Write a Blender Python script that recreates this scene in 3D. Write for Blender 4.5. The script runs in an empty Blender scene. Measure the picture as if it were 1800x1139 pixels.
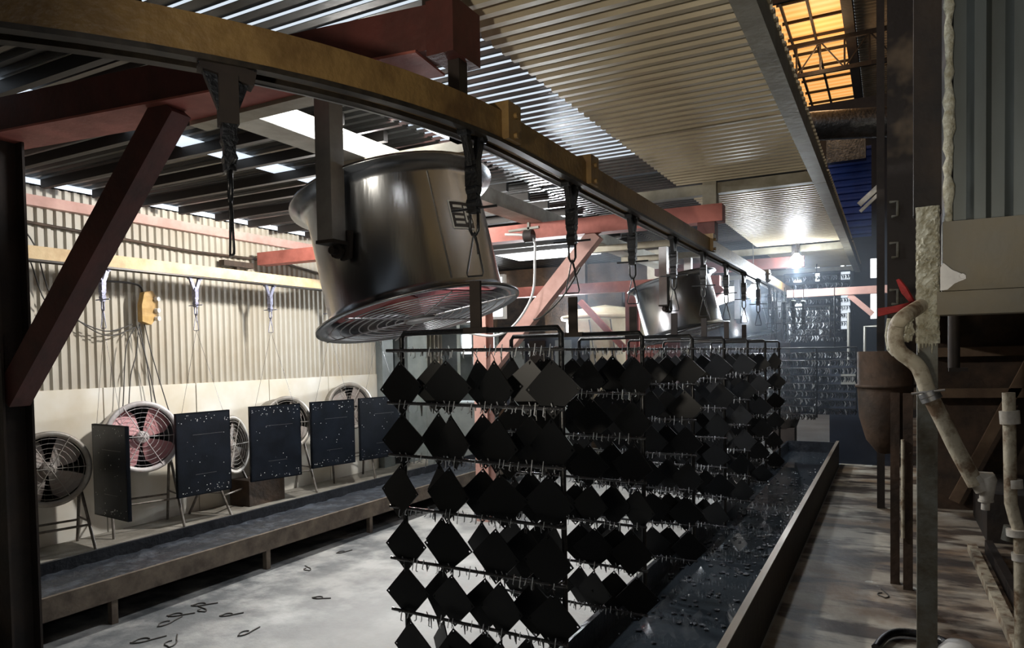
import bpy, bmesh, math, random
from mathutils import Vector, Matrix
random.seed(7)
sc = bpy.context.scene
C = bpy.context.collection
R = math.radians

# ------------------------------------------------------------------ camera
F_PX, PX, PY, CAM_H = 1250.0, 900.0, 663.0, 1.6
yaw, pitch, roll = R(28.0), R(-1.8), R(-1.0)
fw = Vector((-math.sin(yaw)*math.cos(pitch), math.cos(yaw)*math.cos(pitch), math.sin(pitch)))
r0 = Vector((math.cos(yaw), math.sin(yaw), 0)); u0 = r0.cross(fw)
cr = r0*math.cos(roll)+u0*math.sin(roll); cu = -r0*math.sin(roll)+u0*math.cos(roll)
cam_d = bpy.data.cameras.new('camera'); cam = bpy.data.objects.new('camera', cam_d); C.objects.link(cam)
cam.matrix_world = Matrix(((cr.x, cu.x, -fw.x, 0), (cr.y, cu.y, -fw.y, 0), (cr.z, cu.z, -fw.z, CAM_H), (0, 0, 0, 1)))
cam_d.sensor_width = 36; cam_d.lens = F_PX/1800*36; cam_d.shift_y = (PY-569.5)/1800; cam_d.clip_end = 200
cam_d.clip_start = 0.05
sc.camera = cam
sc.view_settings.view_transform = 'Standard'; sc.view_settings.look = 'None'
sc.view_settings.gamma = 1; sc.view_settings.use_curve_mapping = False
sc.view_settings.exposure = 0.0
w = bpy.data.worlds.new('world'); sc.world = w; w.use_nodes = True
w.node_tree.nodes['Background'].inputs[0].default_value = (0.80, 0.90, 1.0, 1)
w.node_tree.nodes['Background'].inputs[1].default_value = 0.9

def lamp(kind, name, loc, power, col=(1, 1, 1), size=.1, to=None, size_y=None, spot=None):
    d = bpy.data.lights.new(name, kind); d.energy = power; d.color = col
    if kind == 'AREA':
        d.size = size
        if size_y: d.shape = 'RECTANGLE'; d.size_y = size_y
    else: d.shadow_soft_size = size
    if kind == 'SPOT': d.spot_size = R(spot or 100); d.spot_blend = .5
    o = bpy.data.objects.new(name, d); C.objects.link(o); o.location = loc
    if to is not None: o.rotation_euler = (Vector(to)-Vector(loc)).to_track_quat('-Z', 'Y').to_euler()
    return o
lamp('POINT', 'flood_light_glow', (-4.35, 5.25, 2.88), 350, (1, .97, .92), .07)
lamp('POINT', 'bulb_light_far', (-1.06, 9.84, 2.62), 60, (.85, .93, 1), .06)
lamp('POINT', 'bulb_light_mid', (-1.62, 9.9, 2.28), 70, (.85, .93, 1), .06)
lamp('SPOT', 'daylight_back_opening', (-4.9, 10.9, 2.1), 1800, (.92, .97, 1), .3, (-2.8, 6, 2.2), spot=105)
lamp('SPOT', 'canopy_fill_behind', (-.4, -2.8, 1.0), 400, (1, .90, .74), .12, (-.7, 3.6, 3.0), spot=34)  # unseen warm spot added behind the camera to brighten the canopy
lamp('POINT', 'side_fill_behind', (2.0, -1.6, 2.7), 40, (1, .98, .94), .3)  # unseen soft fill added for the post and beams at right
lamp('AREA', 'daylight_strip', (-2.61, 3.62, 3.105), 70, (.97, .98, 1), .24, (-2.61, 3.6201, 0), 1.2)
lamp('POINT', 'skylight_glow', (-1.0, 13, 6.4), 45, (1, .66, .36), .3)

def at(px, py, X=None, Y=None, Z=None):
    v = fw+cr*((px-PX)/F_PX)+cu*((PY-py)/F_PX); o = Vector((0, 0, CAM_H))
    if X is not None: t = X/v.x
    elif Y is not None: t = Y/v.y
    else: t = (Z-CAM_H)/v.z
    return o+v*t

# ------------------------------------------------------------------ materials
MATS = {}
def mat(name, col, rough=.6, metal=0., col2=None, scale=6., bump=0., bscale=None, stretch=None, emit=None, lo=.35, hi=.65, coat=0., detail=4., spec=None):
    m = bpy.data.materials.new(name); m.use_nodes = True; nt = m.node_tree; b = nt.nodes['Principled BSDF']
    b.inputs['Base Color'].default_value = (*col, 1); b.inputs['Roughness'].default_value = rough; b.inputs['Metallic'].default_value = metal
    if coat: b.inputs['Coat Weight'].default_value = coat; b.inputs['Coat Roughness'].default_value = .12
    if spec is not None: b.inputs['Specular IOR Level'].default_value = spec
    tc = nt.nodes.new('ShaderNodeNewGeometry') if stretch != 'obj' else nt.nodes.new('ShaderNodeTexCoord')
    src = tc.outputs['Position']
    mp = nt.nodes.new('ShaderNodeMapping'); nt.links.new(src, mp.inputs[0])
    if stretch: mp.inputs['Scale'].default_value = stretch
    if col2:
        n = nt.nodes.new('ShaderNodeTexNoise'); n.inputs['Scale'].default_value = scale; n.inputs['Detail'].default_value = detail
        n.inputs['Roughness'].default_value = .62
        nt.links.new(mp.outputs[0], n.inputs['Vector'])
        r = nt.nodes.new('ShaderNodeValToRGB'); r.color_ramp.elements[0].position = lo; r.color_ramp.elements[1].position = hi
        r.color_ramp.elements[0].color = (*col, 1); r.color_ramp.elements[1].color = (*col2, 1)
        nt.links.new(n.outputs['Fac'], r.inputs[0]); nt.links.new(r.outputs[0], b.inputs['Base Color'])
    if bump:
        n2 = nt.nodes.new('ShaderNodeTexNoise'); n2.inputs['Scale'].default_value = bscale or scale*3; n2.inputs['Detail'].default_value = 5
        nt.links.new(mp.outputs[0], n2.inputs['Vector'])
        bp = nt.nodes.new('ShaderNodeBump'); bp.inputs['Strength'].default_value = bump; bp.inputs['Distance'].default_value = .02
        nt.links.new(n2.outputs['Fac'], bp.inputs['Height']); nt.links.new(bp.outputs[0], b.inputs['Normal'])
    if emit:
        b.inputs['Emission Color'].default_value = (*emit[0], 1); b.inputs['Emission Strength'].default_value = emit[1]
    MATS[name] = m; return m
M = MATS
mat('rail_gold', (.25, .155, .055), .45, 0, (.11, .06, .022), 3.5, .2, 40, lo=.42, hi=.68)
mat('rail_dark', (.02, .018, .016), .4, .3, (.05, .04, .03), 20)
mat('rail_lit', (.62, .46, .25), .6, 0, (.46, .31, .15), 6, .1, 30)  # same rail by the left wall, its light put into a paler colour
mat('red_oxide', (.105, .026, .02), .62, 0, (.055, .018, .014), 4, .15, 30)
mat('red_pale', (.42, .13, .10), .65, 0, (.26, .075, .055), 4, .1, 30)
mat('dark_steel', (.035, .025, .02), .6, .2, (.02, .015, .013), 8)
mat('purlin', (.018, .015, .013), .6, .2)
mat('galv', (.42, .42, .38), .45, .55, (.30, .29, .25), 7, .08, 30)
mat('galv_warm', (.30, .28, .22), .5, .3, (.2, .18, .13), 6, .08, 25)
mat('stainless', (.47, .49, .52), .26, 1, (.38, .40, .43), 3, .04, 60, stretch=(1, 1, .08))
mat('stainless_dull', (.40, .40, .40), .42, .9, (.3, .3, .3), 6)
mat('grille_metal', (.42, .41, .42), .35, .8)
mat('fan_blade_red', (.30, .05, .045), .5)
mat('inner_dark', (.05, .05, .055), .5, .4)
mat('black_paint', (.004, .004, .005), .35, 0, (.007, .008, .010), 20, .2, 90, coat=.1)
mat('black_gloss', (.02, .021, .024), .16, .3, (.05, .05, .055), 30, .35, 120, coat=1)
mat('plate_black', (.004, .005, .006), .40, 0, (.006, .007, .009), 5, spec=.35)
mat('panel_black', (.004, .006, .010), .40, 0, (.008, .012, .020), 5, .05, 60, spec=.35)
mat('wire', (.10, .10, .11), .2, .9)
mat('hook_galv', (.26, .27, .36), .45, .5, (.12, .12, .17), 25)
mat('glint', (.80, .83, .88), .15, .25, coat=.6)  # near-white colour stands for bright glints on hooks and small parts
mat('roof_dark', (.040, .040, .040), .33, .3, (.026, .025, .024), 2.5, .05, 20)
mat('roof_cream', (.47, .41, .29), .40, .1, (.39, .33, .23), 1.6, .05, 18)
mat('wall_sheet', (.47, .445, .385), .65, 0, (.38, .335, .26), .9, .06, 25)
mat('sheet_grey', (.17, .19, .185), .38, .5, (.12, .13, .12), 3, .06, 14, stretch=(1, 1, .25))
mat('crust', (.62, .61, .50), .85, 0, (.35, .32, .22), 22, 1.0, 45)
mat('post_grey', (.20, .21, .19), .6, .3, (.12, .105, .075), 9, .2, 40)
mat('beige_beam', (.235, .215, .17), .7, 0, (.25, .215, .15), 5, .15, 30)
mat('brown_dark', (.035, .022, .014), .7, .1, (.012, .009, .008), 3, .3, 20)
mat('slab', (.30, .28, .24), .7, 0, (.16, .145, .12), 3, .2, 25)
mat('brace_brown', (.17, .11, .065), .7, 0, (.10, .06, .035), 4, .2, 22)
mat('brown_mid', (.085, .05, .03), .7, .1, (.03, .02, .013), 4, .3, 22)
mat('soot_wall', (.022, .016, .013), .65, .1, (.22, .16, .10), 1.3, .2, 20, lo=.54, hi=.72)
mat('pipe_cream', (.50, .45, .34), .55, 0, (.16, .10, .055), 11, .25, 40, lo=.45, hi=.62)
mat('valve_white', (.62, .60, .55), .45, 0, (.4, .36, .3), 14)
mat('red_rag', (.55, .03, .03), .6, 0, (.35, .02, .02), 15, .3)
mat('blue_sheet', (.02, .06, .28), .5, 0, (.015, .04, .2), 5)
mat('blue_dark', (.008, .011, .020), .6, 0, (.012, .017, .03), 3)
mat('cream_tank', (.58, .53, .38), .6, 0, (.45, .38, .25), 4)
mat('grey_paint', (.24, .27, .27), .55, .1, (.17, .19, .19), 3)
mat('white_plastic', (.75, .75, .73), .45)
mat('fan_grey', (.42, .40, .37), .5, .3, (.30, .27, .23), 9)
mat('fan_white', (.70, .68, .68), .45, .1, (.5, .46, .46), 9)
mat('blade_pink', (.62, .33, .34), .5, 0, (.5, .22, .24), 7)
mat('blade_grey', (.42, .39, .37), .5, 0, (.34, .28, .25), 9)
mat('stand_steel', (.22, .2, .18), .5, .5, (.10, .085, .07), 12)
mat('yellow_box', (.48, .30, .09), .6, 0, (.33, .19, .05), 12)
mat('cable', (.04, .035, .03), .6)
mat('cable_white', (.7, .7, .68), .5)
mat('duct', (.10, .10, .10), .38, .7, (.05, .05, .05), 12, .5, 25)
mat('trough_face', (.20, .16, .12), .6, .2, (.085, .065, .05), 7, .2, 40)
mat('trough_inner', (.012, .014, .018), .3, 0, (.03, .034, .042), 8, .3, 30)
mat('trough_rust', (.045, .034, .027), .65, .1, (.025, .02, .017), 4, .25, 25)
mat('bright_edge', (.30, .25, .20), .4, .4)
mat('residue', (.022, .027, .036), .42, 0, (.10, .12, .15), 7, .9, 16, coat=.1, lo=.5, hi=.8)
mat('flake', (.010, .011, .014), .25, 0, (.09, .10, .12), 25, .4, 50)
mat('opening_light', (1, 1, 1), .5, emit=((.93, .97, 1), 3.2))
mat('opening_dim', (1, 1, 1), .5, emit=((.75, .87, 1), 1.0))
mat('bulb', (1, 1, 1), .5, emit=((.88, .95, 1), 60))
mat('main_roof', (.30, .25, .19), .6, 0, (.22, .18, .13), 3)
mat('pink_and_lit_red', (.55, .33, .28), .6, 0, (.42, .23, .19), 4)  # on the second frame, red steel with strong light painted in
mat('tape', (.7, .69, .66), .6)
mat('plate_sign', (.03, .03, .035), .4); mat('sign_white', (.7, .72, .72), .4)

def floor_mat():
    m = bpy.data.materials.new('floor_concrete'); m.use_nodes = True; nt = m.node_tree; b = nt.nodes['Principled BSDF']
    N = nt.nodes.new; L = nt.links.new
    g = N('ShaderNodeNewGeometry'); sep = N('ShaderNodeSeparateXYZ'); L(g.outputs['Position'], sep.inputs[0])
    def noise(s, d=5, vec=None):
        n = N('ShaderNodeTexNoise'); n.inputs['Scale'].default_value = s; n.inputs['Detail'].default_value = d; n.inputs['Roughness'].default_value = .6
        L(vec or g.outputs['Position'], n.inputs['Vector']); return n.outputs['Fac']
    def ramp(f, a, b_, ca, cb):
        r = N('ShaderNodeValToRGB'); r.color_ramp.elements[0].position = a; r.color_ramp.elements[1].position = b_
        r.color_ramp.elements[0].color = (*ca, 1); r.color_ramp.elements[1].color = (*cb, 1); L(f, r.inputs[0]); return r.outputs[0]
    def mix(f, a, c):
        x = N('ShaderNodeMix'); x.data_type = 'RGBA'; L(f, x.inputs[0]); L(a, x.inputs[6]); L(c, x.inputs[7]); return x.outputs[2]
    base = ramp(noise(1.6), .35, .7, (.46, .47, .46), (.34, .34, .33))
    stain = ramp(noise(2.2, 9), .40, .56, (0, 0, 0), (1, 1, 1))
    mr = N('ShaderNodeMapRange'); mr.inputs[1].default_value = -2.3; mr.inputs[2].default_value = -4.2; L(sep.outputs[0], mr.inputs[0])
    mu = N('ShaderNodeMath'); mu.operation = 'MULTIPLY'; L(stain, mu.inputs[0]); L(mr.outputs[0], mu.inputs[1])
    dark = ramp(noise(9), .3, .7, (.06, .07, .078), (.14, .15, .155))
    left = mix(mu.outputs[0], base, dark)
    rt = ramp(noise(1.3, 7), .40, .60, (.52, .48, .40), (.22, .145, .085))
    mp = N('ShaderNodeMapping'); mp.inputs['Scale'].default_value = (1.2, 3.2, 1); L(g.outputs['Position'], mp.inputs[0])
    st2 = ramp(noise(1.1, 6, mp.outputs[0]), .47, .57, (0, 0, 0), (1, 1, 1))
    rt = mix(st2, rt, ramp(noise(7), .3, .7, (.035, .024, .017), (.08, .05, .034)))
    wh = ramp(noise(2.9, 7), .665, .685, (0, 0, 0), (1, 1, 1))
    rt = mix(wh, rt, ramp(noise(7), .3, .7, (.7, .7, .66), (.6, .58, .5)))
    sx = N('ShaderNodeMapRange'); sx.inputs[1].default_value = -.62; sx.inputs[2].default_value = -.6; L(sep.outputs[0], sx.inputs[0])
    L(mix(sx.outputs[0], left, rt), b.inputs['Base Color'])
    b.inputs['Roughness'].default_value = .55
    bp = N('ShaderNodeBump'); bp.inputs['Strength'].default_value = .35; bp.inputs['Distance'].default_value = .02
    L(noise(14, 8), bp.inputs['Height']); L(bp.outputs[0], b.inputs['Normal'])
    MATS['floor'] = m
floor_mat()
def liquid_mat():
    m = bpy.data.materials.new('dip_liquid'); m.use_nodes = True; nt = m.node_tree; b = nt.nodes['Principled BSDF']
    N = nt.nodes.new; L = nt.links.new
    b.inputs['Base Color'].default_value = (.035, .045, .055, 1); b.inputs['Roughness'].default_value = .05
    b.inputs['Coat Weight'].default_value = 1; b.inputs['Coat Roughness'].default_value = .03
    g = N('ShaderNodeNewGeometry'); n = N('ShaderNodeTexNoise'); n.inputs['Scale'].default_value = 11; n.inputs['Detail'].default_value = 6; L(g.outputs['Position'], n.inputs['Vector'])
    k = N('ShaderNodeTexNoise'); k.inputs['Scale'].default_value = .9; k.inputs['Detail'].default_value = 2; L(g.outputs['Position'], k.inputs['Vector'])
    r = N('ShaderNodeMapRange'); r.inputs[1].default_value = .47; r.inputs[2].default_value = .6; r.inputs[4].default_value = .55; L(k.outputs['Fac'], r.inputs[0])
    bp = N('ShaderNodeBump'); bp.inputs['Distance'].default_value = .02; L(r.outputs[0], bp.inputs['Strength']); L(n.outputs['Fac'], bp.inputs['Height']); L(bp.outputs[0], b.inputs['Normal'])
    MATS['liquid'] = m
liquid_mat()
def wall_mat():
    m = bpy.data.materials.new('wall_concrete'); m.use_nodes = True; nt = m.node_tree; b = nt.nodes['Principled BSDF']
    N = nt.nodes.new; L = nt.links.new
    g = N('ShaderNodeNewGeometry'); n = N('ShaderNodeTexNoise'); n.inputs['Scale'].default_value = 2; n.inputs['Detail'].default_value = 7; L(g.outputs['Position'], n.inputs['Vector'])
    r = N('ShaderNodeValToRGB'); e = r.color_ramp.elements; e[0].position = .35; e[1].position = .72; e[0].color = (.74, .72, .66, 1); e[1].color = (.60, .53, .40, 1)
    L(n.outputs['Fac'], r.inputs[0]); L(r.outputs[0], b.inputs['Base Color']); b.inputs['Roughness'].default_value = .8
    MATS['wall_concrete'] = m
wall_mat()

# ------------------------------------------------------------------ mesh builder
BASE = {}
class MB:
    def __init__(s): s.v = []; s.f = []; s.sm = []
    def add(s, vs, fs, smooth=False):
        o = len(s.v); s.v += [Vector(v) for v in vs]; s.f += [tuple(i+o for i in f) for f in fs]; s.sm += [smooth]*len(fs); return s
    def box(s, a, b):
        (x0, y0, z0), (x1, y1, z1) = a, b
        return s.add([(x0, y0, z0), (x1, y0, z0), (x1, y1, z0), (x0, y1, z0), (x0, y0, z1), (x1, y0, z1), (x1, y1, z1), (x0, y1, z1)],
                     [(0, 3, 2, 1), (4, 5, 6, 7), (0, 1, 5, 4), (1, 2, 6, 5), (2, 3, 7, 6), (3, 0, 4, 7)])
    def bar(s, p, q, w_, h, up=(0, 0, 1)):
        p, q = Vector(p), Vector(q); d = (q-p).normalized(); up = Vector(up)
        if abs(d.dot(up)) > .98: up = Vector((0, 1, 0))
        sx = d.cross(up).normalized(); sy = sx.cross(d).normalized()
        vs = [c+sx*a*w_/2+sy*b*h/2 for c in (p, q) for a, b in ((-1, -1), (1, -1), (1, 1), (-1, 1))]
        return s.add(vs, [(3, 2, 1, 0), (4, 5, 6, 7), (0, 1, 5, 4), (1, 2, 6, 5), (2, 3, 7, 6), (3, 0, 4, 7)])
    def ibeam(s, p, q, w_, h, t=.012, up=(0, 0, 1)):
        p, q = Vector(p), Vector(q); d = (q-p).normalized(); up = Vector(up)
        if abs(d.dot(up)) > .98: up = Vector((0, 1, 0))
        sx = d.cross(up).normalized(); sy = sx.cross(d).normalized()
        for k in (-1, 1): s.bar(p+sy*k*(h/2-t/2), q+sy*k*(h/2-t/2), w_, t, sy)
        s.bar(p, q, t, h-2*t, sy); return s
    def tube(s, pts, r, n=8, closed=False, caps=True):
        pts = [Vector(p) for p in pts]; N = len(pts); rr = r if isinstance(r, (list, tuple)) else [r]*N
        prev = None; rings = []
        for i, p in enumerate(pts):
            a = pts[(i-1) % N] if (closed or i > 0) else p; b = pts[(i+1) % N] if (closed or i < N-1) else p
            d = (b-a).normalized() if (b-a).length > 1e-9 else Vector((0, 0, 1))
            if prev is None: prev = d.orthogonal().normalized()
            x = (prev-d*prev.dot(d)); x = x.normalized() if x.length > 1e-6 else d.orthogonal().normalized(); prev = x; y = d.cross(x)
            rings.append([p+(x*math.cos(2*math.pi*k/n)+y*math.sin(2*math.pi*k/n))*rr[i] for k in range(n)])
        vs = [v for g in rings for v in g]; fs = []
        for i in range(N if closed else N-1):
            j = (i+1) % N
            for k in range(n): fs.append((i*n+k, i*n+(k+1) % n, j*n+(k+1) % n, j*n+k))
        s.add(vs, fs, True)
        if caps and not closed: s.add(rings[0], [tuple(reversed(range(n)))]); s.add(rings[-1], [tuple(range(n))])
        return s
    def lathe(s, prof, mtx=None, n=48, closed=False):
        mtx = mtx or Matrix(); vs = [mtx @ Vector((r*math.cos(2*math.pi*k/n), r*math.sin(2*math.pi*k/n), z)) for r, z in prof for k in range(n)]
        fs = []; m = len(prof)
        for i in range(m if closed else m-1):
            j = (i+1) % m
            for k in range(n): fs.append((i*n+k, i*n+(k+1) % n, j*n+(k+1) % n, j*n+k))
        return s.add(vs, fs, True)
    def prism(s, poly, off):
        n = len(poly); a = [Vector(p) for p in poly]; off = Vector(off)
        return s.add(a+[p+off for p in a], [tuple(reversed(range(n))), tuple(range(n, 2*n))]+[(i, (i+1) % n, n+(i+1) % n, n+i) for i in range(n)])
    def xform(s, m): s.v = [m @ v for v in s.v]; return s
    def build(s, name, m, parent=None, stuff=False, label=None):
        me = bpy.data.meshes.new(name); off = BASE.get(parent.name) if parent else None
        if parent is None:
            xs = [v.x for v in s.v]; ys = [v.y for v in s.v]; zs = [v.z for v in s.v]
            off = Vector(((min(xs)+max(xs))/2, (min(ys)+max(ys))/2, min(zs)))
        off = off or Vector()
        me.from_pydata([v-off for v in s.v], [], s.f); me.materials.append(M[m] if isinstance(m, str) else m)
        for p, q in zip(me.polygons, s.sm): p.use_smooth = q
        bm = bmesh.new(); bm.from_mesh(me); bmesh.ops.recalc_face_normals(bm, faces=bm.faces); bm.to_mesh(me); bm.free()
        o = bpy.data.objects.new(name, me); C.objects.link(o)
        if parent: o.parent = parent
        else: o.location = off
        BASE[o.name] = off
        if stuff: o['kind'] = 'stuff'
        if label: o['label'] = label
        return o
def tag(o, label, cat, group=None, kind=None):
    o['label'] = label; o['category'] = cat
    if group: o['group'] = group
    if kind: o['kind'] = kind
    return o
def thing(name, label, cat, loc=(0, 0, 0), group=None):
    o = bpy.data.objects.new(name, None); C.objects.link(o); o.location = loc; o.empty_display_size = .1
    BASE[o.name] = Vector(loc); return tag(o, label, cat, group)
def struct(o): o['kind'] = 'structure'; return o
def copy_tree(o, parent=None):
    c = o.copy(); C.objects.link(c)
    if parent: c.parent = parent
    for ch in list(o.children): copy_tree(ch, c)
    return c
def arc(c, r, a0, a1, n, z=None):
    return [Vector((c[0]+r*math.cos(a0+(a1-a0)*i/n), c[1]+r*math.sin(a0+(a1-a0)*i/n), c[2])) for i in range(n+1)]
def corrugated(o, u, v, n, lu, lv, pitch, depth, t=.003, flat=.36, top=.36, slots=None):
    """trapezoid sheet: ribs run along v, repeat along u, rise along n"""
    o, u, v, n = Vector(o), Vector(u), Vector(v), Vector(n); mb = MB(); k = 0; prof = []
    e = (1-flat-top)/2
    cnt = int(lu/pitch)
    for i in range(cnt):
        b = i*pitch; prof += [(b, 0), (b+flat*pitch, 0), (b+(flat+e)*pitch, depth), (b+(flat+e+top)*pitch, depth)]
    prof.append((cnt*pitch, 0))
    P = [o+u*a+n*b for a, b in prof]; Q = [p+v*lv for p in P]; m = len(P)
    P2 = [p+n*t for p in P]; Q2 = [p+n*t for p in Q]
    vs = P+Q+P2+Q2; fs = []
    for i in range(m-1):
        if slots and i % 4 == slots-1: continue
        fs += [(i, i+1, m+i+1, m+i), (2*m+i+1, 2*m+i, 3*m+i, 3*m+i+1), (i+1, i, 2*m+i, 2*m+i+1), (m+i, m+i+1, 3*m+i+1, 3*m+i)]
    return mb.add(vs, fs)

# ================================================================== SETTING
struct(MB().box((-14, -6, -.1), (6, 26, 0)).build('floor', 'floor'))
# left wall: concrete panels 1 m wide below, sheet above
WX = -6.45
mb = MB()
for k in range(-7, 8): mb.box((WX-.12, k+.047, 0), (WX, k+1.035, 1.36))
mb.box((WX-.11, -7, 0), (WX-.05, 8.03, 1.352))
struct(mb.build('wall_left', 'wall_concrete'))
struct(corrugated((WX-.03, -7, 1.34), (0, 1, 0), (0, 0, 1), (1, 0, 0), 15.05, 1.78, .08, .022).build('wall_left', 'wall_sheet'))
struct(MB().box((WX-.5, 8.05, 0), (WX+.09, 8.3, 3.1)).build('trim_1', 'grey_paint'))
# shed roof (dark sheet) over the left and middle, ribs run across
RZ = 3.13
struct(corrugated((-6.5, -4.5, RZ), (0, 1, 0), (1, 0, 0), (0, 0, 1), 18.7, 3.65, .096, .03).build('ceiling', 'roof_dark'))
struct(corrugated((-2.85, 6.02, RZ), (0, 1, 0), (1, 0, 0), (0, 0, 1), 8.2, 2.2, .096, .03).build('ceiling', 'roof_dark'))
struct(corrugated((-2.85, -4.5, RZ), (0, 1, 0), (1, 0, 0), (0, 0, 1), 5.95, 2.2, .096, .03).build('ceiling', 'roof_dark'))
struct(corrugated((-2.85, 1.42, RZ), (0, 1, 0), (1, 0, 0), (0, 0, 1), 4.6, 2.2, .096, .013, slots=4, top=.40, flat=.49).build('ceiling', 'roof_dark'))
struct(MB().box((-14, 8.3, RZ), (-6.5, 14.3, RZ+.05)).build('ceiling', 'roof_dark'))
# translucent strips let into the shed roof
def sky_strip(n, x0, x1, y0, y1, m='opening_light'):
    struct(MB().box((x0, y0, RZ-.012), (x1, y1, RZ-.004)).build('window_%d' % n, m))
sky_strip(1, -4.45, -4.23, 1.6, 6.5, 'opening_dim'); sky_strip(2, -6.40, -6.24, 1.5, 8.0, 'opening_dim')
sky_strip(3, -2.74, -2.48, 3.0, 4.25); sky_strip(4, -5.3, -3.9, 8.5, 10.3)
# cream canopy sheets over the conveyor
for i, (y0, y1) in enumerate(((1.2, 4.49), (4.505, 6.0), (6.12, 10.12), (10.3, 13.2))):
    struct(corrugated((-1.58, y0, 2.99), (0, 1, 0), (1, 0, 0), (0, 0, 1), y1-y0, 1.16, .091, .024).build('ceiling', 'roof_cream'))
# high main roof with orange skylight beyond the canopy
def skylight_mat():
    m = bpy.data.materials.new('orange_skylight'); m.use_nodes = True; nt = m.node_tree; b = nt.nodes['Principled BSDF']
    g = nt.nodes.new('ShaderNodeNewGeometry'); wv = nt.nodes.new('ShaderNodeTexWave'); wv.bands_direction = 'Y'; wv.inputs['Scale'].default_value = 1.6; wv.inputs['Distortion'].default_value = .3
    nt.links.new(g.outputs['Position'], wv.inputs[0]); r = nt.nodes.new('ShaderNodeValToRGB')
    r.color_ramp.elements[0].color = (1, .40, .09, 1); r.color_ramp.elements[1].color = (1, .58, .20, 1)
    nt.links.new(wv.outputs['Fac'], r.inputs[0]); nt.links.new(r.outputs[0], b.inputs['Emission Color']); b.inputs['Emission Strength'].default_value = .95
    b.inputs['Base Color'].default_value = (.6, .3, .1, 1); M['skylight'] = m
skylight_mat()
struct(MB().box((-2.0, 3, 7.0), (-.655, 19, 7.03)).build('window_5', 'skylight'))
struct(corrugated((-.5, -4.5, 7.02), (0, 1, 0), (1, 0, 0), (0, 0, 1), 28, 5.6, .12, .03).build('ceiling', 'main_roof'))
struct(MB().box((-4.5, 15, 7.02), (-1.56, 24, 7.06)).build('ceiling', 'main_roof'))
struct(MB().box((-1.56, 19, 7.02), (-.5, 24, 7.06)).build('ceiling', 'main_roof'))
# far walls
struct(MB().box((-14, 19, 0), (-2.2, 19.2, 7)).build('wall_back', 'brown_mid'))
struct(MB().box((-2.2, 19, 0), (6, 19.2, 7)).build('wall_back', 'blue_dark'))
struct(MB().box((-14.2, -6, 0), (-14, 19.2, 3.1)).build('wall_far_left', 'grey_paint'))
struct(MB().box((5, -4, 0), (5.2, 19, 7)).build('wall_right', 'brown_dark'))
struct(MB().box((-14, -4.7, 0), (5.2, -4.5, 7)).build('wall_front', 'main_roof'))
struct(MB().box((-14, -4.5, RZ+.02), (-6.45, 8, RZ+.05)).build('ceiling', 'roof_dark'))
# wall at the back of the left bay, with windows
YB = 11.2
struct(corrugated((-9.2, YB, 0), (1, 0, 0), (0, 0, 1), (0, -1, 0), 2.1, 3.1, .09, .025).build('wall_back_left', 'wall_sheet'))
struct(MB().box((-7.05, YB, 0), (-6.45, YB+.1, 3.1)).build('wall_back_left', 'grey_paint'))
struct(MB().box((-6.4, YB+.02, 0), (-3.9, YB+.12, 1.15)).build('wall_back_left', 'brown_mid'))
struct(MB().box((-6.4, YB+.02, 2.75), (-2.4, YB+.12, 3.1)).build('wall_back_left', 'brown_mid'))
struct(MB().box((-6.4, YB+.02, 1.15), (-6.3, YB+.12, 2.75)).build('wall_back_left', 'brown_mid'))
def window(n, xl, yt, xr, yb, Y, m='opening_light', frame='white_plastic'):
    a, b = at(xl, yt, Y=Y), at(xr, yb, Y=Y)
    root = MB().box((a.x, Y, b.z), (b.x, Y+.02, a.z)).build('window_%d' % n, m); root['kind'] = 'structure'
    BASE[root.name] = Vector(root.location); fr = MB(); t = .045
    for (x0, z0, x1, z1) in ((a.x-t, a.z, b.x+t, a.z+t), (a.x-t, b.z-t, b.x+t, b.z), (a.x-t, b.z, a.x, a.z), (b.x, b.z, b.x+t, a.z)):
        fr.box((x0, Y-.05, z0), (x1, Y+.03, z1))
    fr.build('window_frame', frame, root)
window(6, 846, 490, 886, 556, 11.1); window(7, 812, 535, 836, 566, 11.1); window(8, 812, 588, 832, 622, 11.15, frame='grey_paint')
window(9, 833, 584, 872, 640, 11.2, frame='grey_paint')
struct(MB().box((-5.3, YB+.03, 1.15), (-3.9, YB+.1, 2.75)).build('wall_back_left', 'brown_mid'))
# far end light strips seen between the machinery
for n, (a, b, c, d) in enumerate(((1433, 452, 1441, 512), (1478, 452, 1497, 578), (1530, 455, 1541, 560), (1395, 492, 1410, 545), (1478, 440, 1484, 470))):
    window(10+n, a, b, c, d, 18.9, 'opening_dim' if n in (1,) else 'opening_light', 'blue_dark')
window(15, 1255, 505, 1300, 545, 18.9, 'opening_light', 'blue_dark')
window(16, 1160, 430, 1230, 470, 18.9, 'opening_light', 'blue_dark')

# blue sheet cladding at the far end, high up
a, b = at(1456, 262, Y=15), at(1532, 415, Y=15)
o = corrugated((a.x, 15, b.z), (0, 0, 1), (1, 0, 0), (0, -1, 0), a.z-b.z, b.x-a.x, .13, .03).build('sheet_panel', 'blue_sheet')
tag(o, 'blue corrugated sheet panel standing high behind the silver duct', 'panel')

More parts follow.
